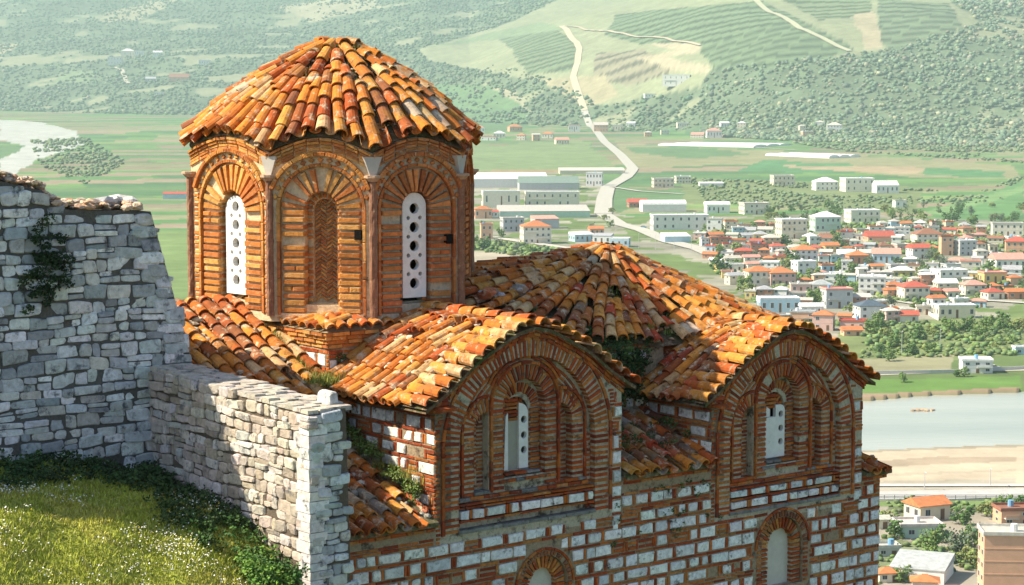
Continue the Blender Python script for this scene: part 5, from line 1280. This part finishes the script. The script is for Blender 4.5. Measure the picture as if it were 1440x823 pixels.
# ================================================================== RIVERSIDE FURNITURE, CARS, ROCKS
def wall_run(name, pts, hgt, thick, c, label, mat=M_wallp, rail=False):
    P = [hitpt(*p) for p in pts]; root = empty(name, P[0]); m = MB(); r2 = MB()
    for a, b_ in zip(P[:-1], P[1:]):
        dx, dy = b_[0]-a[0], b_[1]-a[1]; l = math.hypot(dx, dy); nx, ny = -dy/l*thick/2, dx/l*thick/2
        q = [(a[0]-nx-P[0][0], a[1]-ny-P[0][1]), (b_[0]-nx-P[0][0], b_[1]-ny-P[0][1]), (b_[0]+nx-P[0][0], b_[1]+ny-P[0][1]), (a[0]+nx-P[0][0], a[1]+ny-P[0][1])]
        m.add([(*v, -.6) for v in q]+[(*v, hgt) for v in q], [(0,1,5,4),(1,2,6,5),(2,3,7,6),(3,0,4,7),(4,5,6,7)], c)
        if rail:
            for z in (.35, .7, 1.05): r2.add([(*v, hgt+z-.03) for v in q]+[(*v, hgt+z+.03) for v in q], [(0,1,5,4),(1,2,6,5),(2,3,7,6),(3,0,4,7),(4,5,6,7)], (.12, .13, .13))
            for i in range(int(l/2.5)): t = i*2.5/l; x, y = a[0]+dx*t-P[0][0], a[1]+dy*t-P[0][1]; box(r2, (x-.05, y-.05, hgt-.1), (x+.05, y+.05, hgt+1.1), (.12, .13, .13))
    m.build('wall', mat, root); 
    if rail: r2.build('railing', M_metal, root)
    root['label'] = label; root['category'] = 'wall' if not rail else 'railing'; return root
wall_run('river_wall', [(1100, 530), (1215, 529), (1340, 525.5), (1440, 522), (1600, 516)], 1.3, .4, (.55, .54, .50), 'low pale wall along the track on the far river bank')
wall_run('riverside_railing', [(1000, 712), (1215, 708), (1440, 706), (1700, 706)], .35, .4, (.45, .45, .42), 'dark railing on kerb wall along the near riverside road', rail=True)
wall_run('garden_wall', [(1255, 436), (1300, 440), (1320, 452)], 1.6, .3, (.62, .58, .52), 'pale garden wall left of the glass-fronted restaurant')
def car(cx, by, c, label, ang=0):
    X, Y, Zg = hitpt(cx, by); root = empty('parked_car', (X, Y, Zg+.25), ang); root['label'] = label; root['category'] = 'car'; root['group'] = 'parked cars'
    m = MB(); prof_ = [(-2.1, .35), (-2.15, .75), (-1.9, .95), (1.1, .98), (2.0, .85), (2.15, .5), (2.1, .3)]
    vs = [(x, -.85, z) for x, z in prof_]+[(x, .85, z) for x, z in prof_]; n = len(prof_)
    m.add(vs, [(i, (i+1)%n, n+(i+1)%n, n+i) for i in range(n)]+[tuple(range(n))[::-1], tuple(range(n, 2*n))], c); m.build('body', M_metal, root)
    g = MB(); pr = [(-1.8, .95), (-1.3, 1.42), (.3, 1.45), (1.1, .97)]; vs = [(x, -.72, z) for x, z in pr]+[(x, .72, z) for x, z in pr]
    g.add(vs, [(1,2,6,5)], c); g.add(vs, [(0,1,5,4),(2,3,7,6),(3,2,1,0),(4,5,6,7)], (.05, .06, .07)); g.build('cabin', M_metal, root)
    for sx in (-1.35, 1.35):
        for sy in (-.86, .76):
            w_ = MB(); k = 10; vs = [(sx+.33*math.cos(2*PI*i/k), y, .33+.33*math.sin(2*PI*i/k)) for y in (sy, sy+.12) for i in range(k)]
            w_.add(vs, [(i, (i+1)%k, k+(i+1)%k, k+i) for i in range(k)]+[tuple(range(k)), tuple(range(k, 2*k))], (.03, .03, .03)); w_.build('wheel', M_metal, root)
car(1070, 412, (.05, .16, .32), 'blue car parked by the twin orange-roofed houses', .3); car(1082, 414, (.62, .05, .06), 'red car parked beside the blue car above the light blue hall', .1)
car(1062, 390, (.3, .33, .35), 'grey car on the street left of the twin houses', .8); car(905, 321, (.15, .3, .45), 'blue car on the main road near the white block', -.4); car(930, 331, (.6, .6, .6), 'silver car on the main road near the bend', -.4)
car(1398, 522, (.6, .6, .58), 'white car right of the white house on far bank', .05)
def pole(cx, by, hp, label):
    X, Y, Zg = hitpt(cx, by); h = hp*Y/FPX; root = empty('street_lamp', (X, Y, Zg)); root['label'] = label; root['category'] = 'lamp post'; root['group'] = 'lamp posts'
    m = MB(); n = 6; vs = [(r*math.cos(2*PI*i/n), r*math.sin(2*PI*i/n), z) for z, r in ((-.3, .14), (h, .07)) for i in range(n)]; m.add(vs, [(i, (i+1)%n, n+(i+1)%n, n+i) for i in range(n)], (.5, .5, .5)); m.build('post', M_metal, root)
    m = MB(); box(m, (-.05, -1.3, h-.08), (.05, .1, h+.02), (.5, .5, .5)); box(m, (-.15, -1.8, h-.12), (.15, -1.2, h+.04), (.7, .7, .68)); m.build('lamp_head', M_metal, root)
for i, (x, y, h) in enumerate(((898, 350, 22), (922, 352, 22), (948, 354, 22), (972, 356, 22))): pole(x, y, h, f'pale lamp post above nave roof, {ORD[i]} from left in the row')
for i, (x, y, h) in enumerate(((1268, 500, 34), (1322, 492, 28), (1300, 690, 26), (1392, 688, 26))): pole(x, y, h, ['pale pole among trees on far bank, left one', 'pale pole among trees on far bank, right one', 'lamp post on the near riverside pavement, left one', 'lamp post on the near riverside pavement, right one'][i])
m = MB(); X, Y, _ = hitpt(1298, 586); Z_ = -1.1
random.seed(3)
for i in range(26): lump(m, (random.uniform(-3.4, 3.4), random.uniform(-1, 1), random.uniform(0, .3)), random.uniform(.3, .8), jc((.45, .30, .18), .3), (1.5, 1, .5))
tag(m.build('gravel_shoal', M_stone, None, (X, Y, Z_)), 'small brown heap of gravel showing above the river water', 'gravel heap')
# ================================================================== GRASS BANK UNDER THE WALLS
def gb(u, w):
    u = np.asarray(u, float); w = np.asarray(w, float)
    b = np.interp(w, [-8, -.73, .38, 2.83, 6], [-4.3, -1.52, -1.03, -.66, -.2])
    lft = np.where(u < UB, -.155*(u-UB), -.5*(u-UB)*np.clip((.6-w), 0, 1.5)); return b+lft+.05*np.sin(u*2.3+w*1.7)+.03*np.sin(u*5.1-w*4)
gu = np.linspace(-11, UB+.3, 120); gw = np.linspace(-7.5, 3.3, 130); GU, GW = np.meshgrid(gu, gw); GH = gb(GU, GW)
P = np.array(O)[None]+GU.reshape(-1, 1)*np.array(U)[None]+GW.reshape(-1, 1)*np.array(W)[None]+GH.reshape(-1, 1)*np.array([[0, 0, 1.]])
ii = np.arange(GU.size).reshape(GU.shape); Q = np.stack([ii[:-1, :-1], ii[:-1, 1:], ii[1:, 1:], ii[1:, :-1]], -1).reshape(-1, 4)
M_soil = masonry('grass_soil', 3, .6, .95, .4, fine=40, bdist=.02, spec=.05)
tag(npmesh('grass_bank', P, Q, np.tile(np.array([[.34, .36, .07]]), (len(P), 1))*(.8+.4*RS.rand(len(P), 1)), M_soil), kind='structure')
def loc2w(u, w, z): return np.array(O)[None]+u[:, None]*np.array(U)[None]+w[:, None]*np.array(W)[None]+z[:, None]*np.array([[0, 0, 1.]])
# blades
n = 150000; u = RS.uniform(-9, -2.5, n); w = RS.uniform(-4, 2.85, n); keep = (u < UB-.02) & (w < WA-.05)
hb = .018+.050*RS.rand(n)**1.8*(.6+.8*(np.sin(u*3+w*2)*.5+.5)); u, w, hb = u[keep], w[keep], hb[keep]; n = len(u); z = gb(u, w)
B = loc2w(u, w, z); a = RS.uniform(0, 6.28, n); wd = .004+.004*RS.rand(n); dx = np.stack([np.cos(a)*wd, np.sin(a)*wd, a*0], 1); ln = RS.normal(0, .45, (n, 2))*hb[:, None]
tip = B+np.stack([ln[:, 0], ln[:, 1], hb], 1); midp = B*.45+tip*.55+np.stack([-ln[:, 0]*.15, -ln[:, 1]*.15, hb*.08], 1)
V = np.stack([B-dx, B+dx, midp+dx*.7, tip, midp-dx*.7], 1).reshape(-1, 3); F = np.array([[0, 1, 2, 4], [4, 2, 3, 3]])
F = (np.array([[0, 1, 2, 4]])[None]+5*np.arange(n)[:, None, None]).reshape(-1, 4); F2 = (np.array([[4, 2, 3]])[None]+5*np.arange(n)[:, None, None]).reshape(-1, 3)
pg = fbm(u*10, w*10, 9, 3); cl = np.where((pg > .05)[:, None], np.array([[.52, .50, .09]]), np.array([[.40, .44, .06]]))*RS.uniform(.6, 1.35, (n, 1)); cl[RS.rand(n) < .12] = (.50, .46, .20)
me = bpy.data.meshes.new('grass'); me.from_pydata(V.tolist(), [], F.tolist()+F2.tolist()); at = me.color_attributes.new('Col', 'FLOAT_COLOR', 'POINT')
at.data.foreach_set('color', np.concatenate([np.repeat(cl, 5, 0), np.ones((5*n, 1))], 1).astype(np.float32).ravel()); me.materials.append(M_leaf); g_ = bpy.data.objects.new('grass', me); col.objects.link(g_); tag(g_, kind='stuff')
# flowers: small white and yellow heads in drifts
random.seed(12); m = MB(); cnt = 0
def g2w(u, w, dz=0): return O+U*u+W*w+Zv*(float(gb(u, w))+dz)
edge_pts = [(0, 694), (78, 730), (177, 754), (243, 775), (298, 794), (345, 823)]
while cnt < 5200:
    u, w = random.uniform(-8, -2.6), random.uniform(-3.5, 2.0)
    d = mn.noise(V3(u*.9, w*.9, 0))+.35*mn.noise(V3(u*4, w*4, 3))
    if d < -.1+random.random()*.35: continue
    p = g2w(u, w, random.uniform(.04, .11)); r = random.uniform(.005, .011); c = jc(random.choice([(.80, .80, .74)]*8+[(.78, .62, .08)]), .05); a = random.uniform(0, 6)
    nn = V3(random.gauss(0, .4), random.gauss(0, .4)-.3, 1).normalized(); e1 = nn.orthogonal().normalized(); e2 = nn.cross(e1)
    vs = [p+(e1*math.cos(2*PI*i/6)+e2*math.sin(2*PI*i/6))*r for i in range(6)]+[p-nn*.03]; m.add(vs, [(0,1,2,3,4,5)], c); cnt += 1
tag(m.build('wild_flowers', M_leaf), kind='stuff')
# dark leafy undergrowth along the wall foot
def leaves(m, c, R, n, cc, size=.03, sq=.8):
    for i in range(n):
        d = V3(random.gauss(0, 1), random.gauss(0, 1), random.gauss(0, 1)); d = d.normalized()*R*random.uniform(.5, 1.05); d.z *= sq; p = c+d
        a = V3(random.gauss(0, 1), random.gauss(0, 1), random.gauss(0, .6)).normalized()*size*random.uniform(.6, 1.3); b_ = a.orthogonal().normalized()*a.length*.65
        b_ = (b_+V3(0, 0, 0)); m.add([p-a, p+b_, p+a, p-b_], [(0,1,2,3)], jc(cc, .3, .15))
m = MB(); random.seed(31)
for i in range(150):     # along the tall wall
    u = random.uniform(-7.5, UB-.05); w = WA-random.uniform(.03, .95)**1.2; leaves(m, g2w(u, w, .02), random.uniform(.10, .24), 70, random.choice([(.035, .07, .02), (.05, .10, .025), (.03, .05, .018)]), .028)
for i in range(170):     # along the lower wall
    w = random.uniform(-1.6, WA); t = random.random()**1.4; u = UB-.05-t*(.95 if w > 0 else .55); leaves(m, g2w(u, w, .03), random.uniform(.10, .22), 70, random.choice([(.05, .11, .025), (.07, .15, .03), (.04, .08, .02)] if w < .3 else [(.035, .07, .02), (.05, .09, .025)]), .026)
tag(m.build('ivy_undergrowth', M_leaf), kind='stuff')
m = MB()
for i in range(46): leaves(m, O+U*(-2.75-random.random()*.5)+W*(-.35-random.random()*.8)+Zv*(float(gb(-2.9, -.7))+random.uniform(.0, .36)), random.uniform(.08, .15), 80, random.choice([(.10, .20, .03), (.14, .25, .04), (.06, .13, .03)]), .022)
tag(m.build('bush', M_leaf), 'bright leafy green bush at the foot of the lower stone wall', 'bush')
m = MB(); random.seed(8)     # plant hanging on the tall wall
for i in range(60):
    u = random.gauss(-3.95, .17); z = random.gauss(2.02, .26); leaves(m, O+U*u+W*(WA-.06-random.random()*.08+z*.03)+Zv*z, random.uniform(.05, .11), 46, random.choice([(.03, .06, .02), (.025, .045, .015), (.045, .08, .025)]), .02)
tag(m.build('wall_plant', M_leaf), 'dark green plant growing out of the face of the tall stone wall', 'plant')
# weeds and moss on the church roofs
def tuft(m, p, h, n, c):
    for i in range(n):
        a = random.uniform(0, 6.28); l = V3(math.cos(a), math.sin(a), 0)*h*random.uniform(.1, .6); q = p+V3(random.gauss(0, .03), random.gauss(0, .03), 0); s = V3(-math.sin(a), math.cos(a), 0)*.005
        m.add([q-s, q+s, q+l+V3(0, 0, h*random.uniform(.6, 1.1))], [(0,1,2)], jc(c, .3, .12))
m = MB(); random.seed(77); L2 = lambda u, w, z: O+U*u+W*w+Zv*z
cg = [(.28, .32, .06), (.20, .27, .05), (.38, .36, .12)]
for i in range(60):   # foot of the pedestal, left side and valley in front
    t = random.random(); tuft(m, L2(-.12-random.random()*.25, 2.35+t*1.9, .36+t*.85), .11, 9, random.choice(cg))
for i in range(90): tuft(m, L2(random.uniform(-.45, .12), random.uniform(1.95, 2.38), .34+random.uniform(0, .06)), random.uniform(.08, .16), 9, random.choice(cg))
for i in range(60): leaves(m, L2(random.uniform(-.35, .1), random.uniform(1.95, 2.38), .34), .06, 16, random.choice([(.16, .24, .05), (.10, .17, .04)]), .018)
for i in range(60): tuft(m, L2(-.06-random.random()*.16, random.uniform(.15, 2.0), -.86+random.uniform(0, .1)+.25*random.random()), .12, 8, random.choice(cg)); 
for i in range(80):
    w = random.uniform(.1, 2.0); leaves(m, L2(-.05-random.random()*.2, w, -1.02+.40*w+random.uniform(0, .12)), .07, 22, random.choice([(.14, .22, .05), (.08, .14, .03), (.2, .26, .06)]), .02)
for i in range(120):   # valley between the gables
    u, w = random.uniform(3.4, 4.9), random.uniform(1.0, 1.9); zz = max(.32, float(npt(math.atan2(CA.y-w, CA.x-u), math.hypot(CA.y-w, CA.x-u)).z)); leaves(m, L2(u, w, zz-.02), .085, 26, random.choice([(.05, .10, .025), (.08, .14, .03), (.035, .07, .02)]), .022)
for i in range(170): leaves(m, L2(random.uniform(3.2, 4.7), random.uniform(1.16, 1.36), random.uniform(-.25, .50)), .10, 26, random.choice([(.05, .10, .025), (.035, .07, .02), (.025, .045, .015)]), .024)
for i in range(40): tuft(m, L2(random.uniform(4.0, 5.4), random.uniform(1.3, 2.0), .78), .13, 8, random.choice(cg))
for i in range(110):   # between dome and nave tiles
    th = random.uniform(3.3, 5.9); r = random.uniform(.15, .95); p = dpt(th, r, .02); tuft(m, O+U*p.x+W*p.y+Zv*p.z, .07, 6, random.choice(cg))
    a = random.uniform(.1, 2.4); r = random.uniform(.2, 1)*nmax(a); p = npt(a, r, .02); tuft(m, O+U*p.x+W*p.y+Zv*p.z, .09, 7, random.choice(cg)); leaves(m, O+U*p.x+W*p.y+Zv*(p.z-.03), .05, 8, (.10, .16, .04), .018)
for i in range(60): leaves(m, L2(random.uniform(3.3, 4.8), random.uniform(.2, 1.35), -.86+.42*random.random()), .08, 26, random.choice([(.05, .10, .025), (.035, .07, .02)]), .022)
for i in range(24): leaves(m, L2(random.uniform(3.0, 5.1), -.03, random.uniform(-2.0, -1.2)), .05, 16, random.choice([(.05, .10, .025), (.08, .13, .03)]), .018)
for k in range(8): leaves(m, L2(random.uniform(.1, 1.5), 2.33, random.uniform(.5, .75)), .09, 24, (.05, .10, .025), .02)
tag(m.build('roof_weeds', M_leaf), kind='stuff')
# ================================================================== HAZE
M_haze = bpy.data.materials.new('haze'); M_haze.use_nodes = True; nt = M_haze.node_tree; nt.nodes.remove(nt.nodes['Principled BSDF'])
pv = nt.nodes.new('ShaderNodeVolumePrincipled'); pv.inputs['Color'].default_value = (.70, .97, .95, 1); pv.inputs['Density'].default_value = .000085; pv.inputs['Anisotropy'].default_value = 0
nt.links.new(pv.outputs[0], nt.nodes['Material Output'].inputs['Volume'])
m = MB(); box(m, (float(GX.min())-50, -60, float(GZ.min())-1.0), (float(GX.max())+50, float(GY.max())+60, float(GZ.max())+20), (1, 1, 1)); hz = m.build('haze', M_haze); tag(hz, kind='stuff')
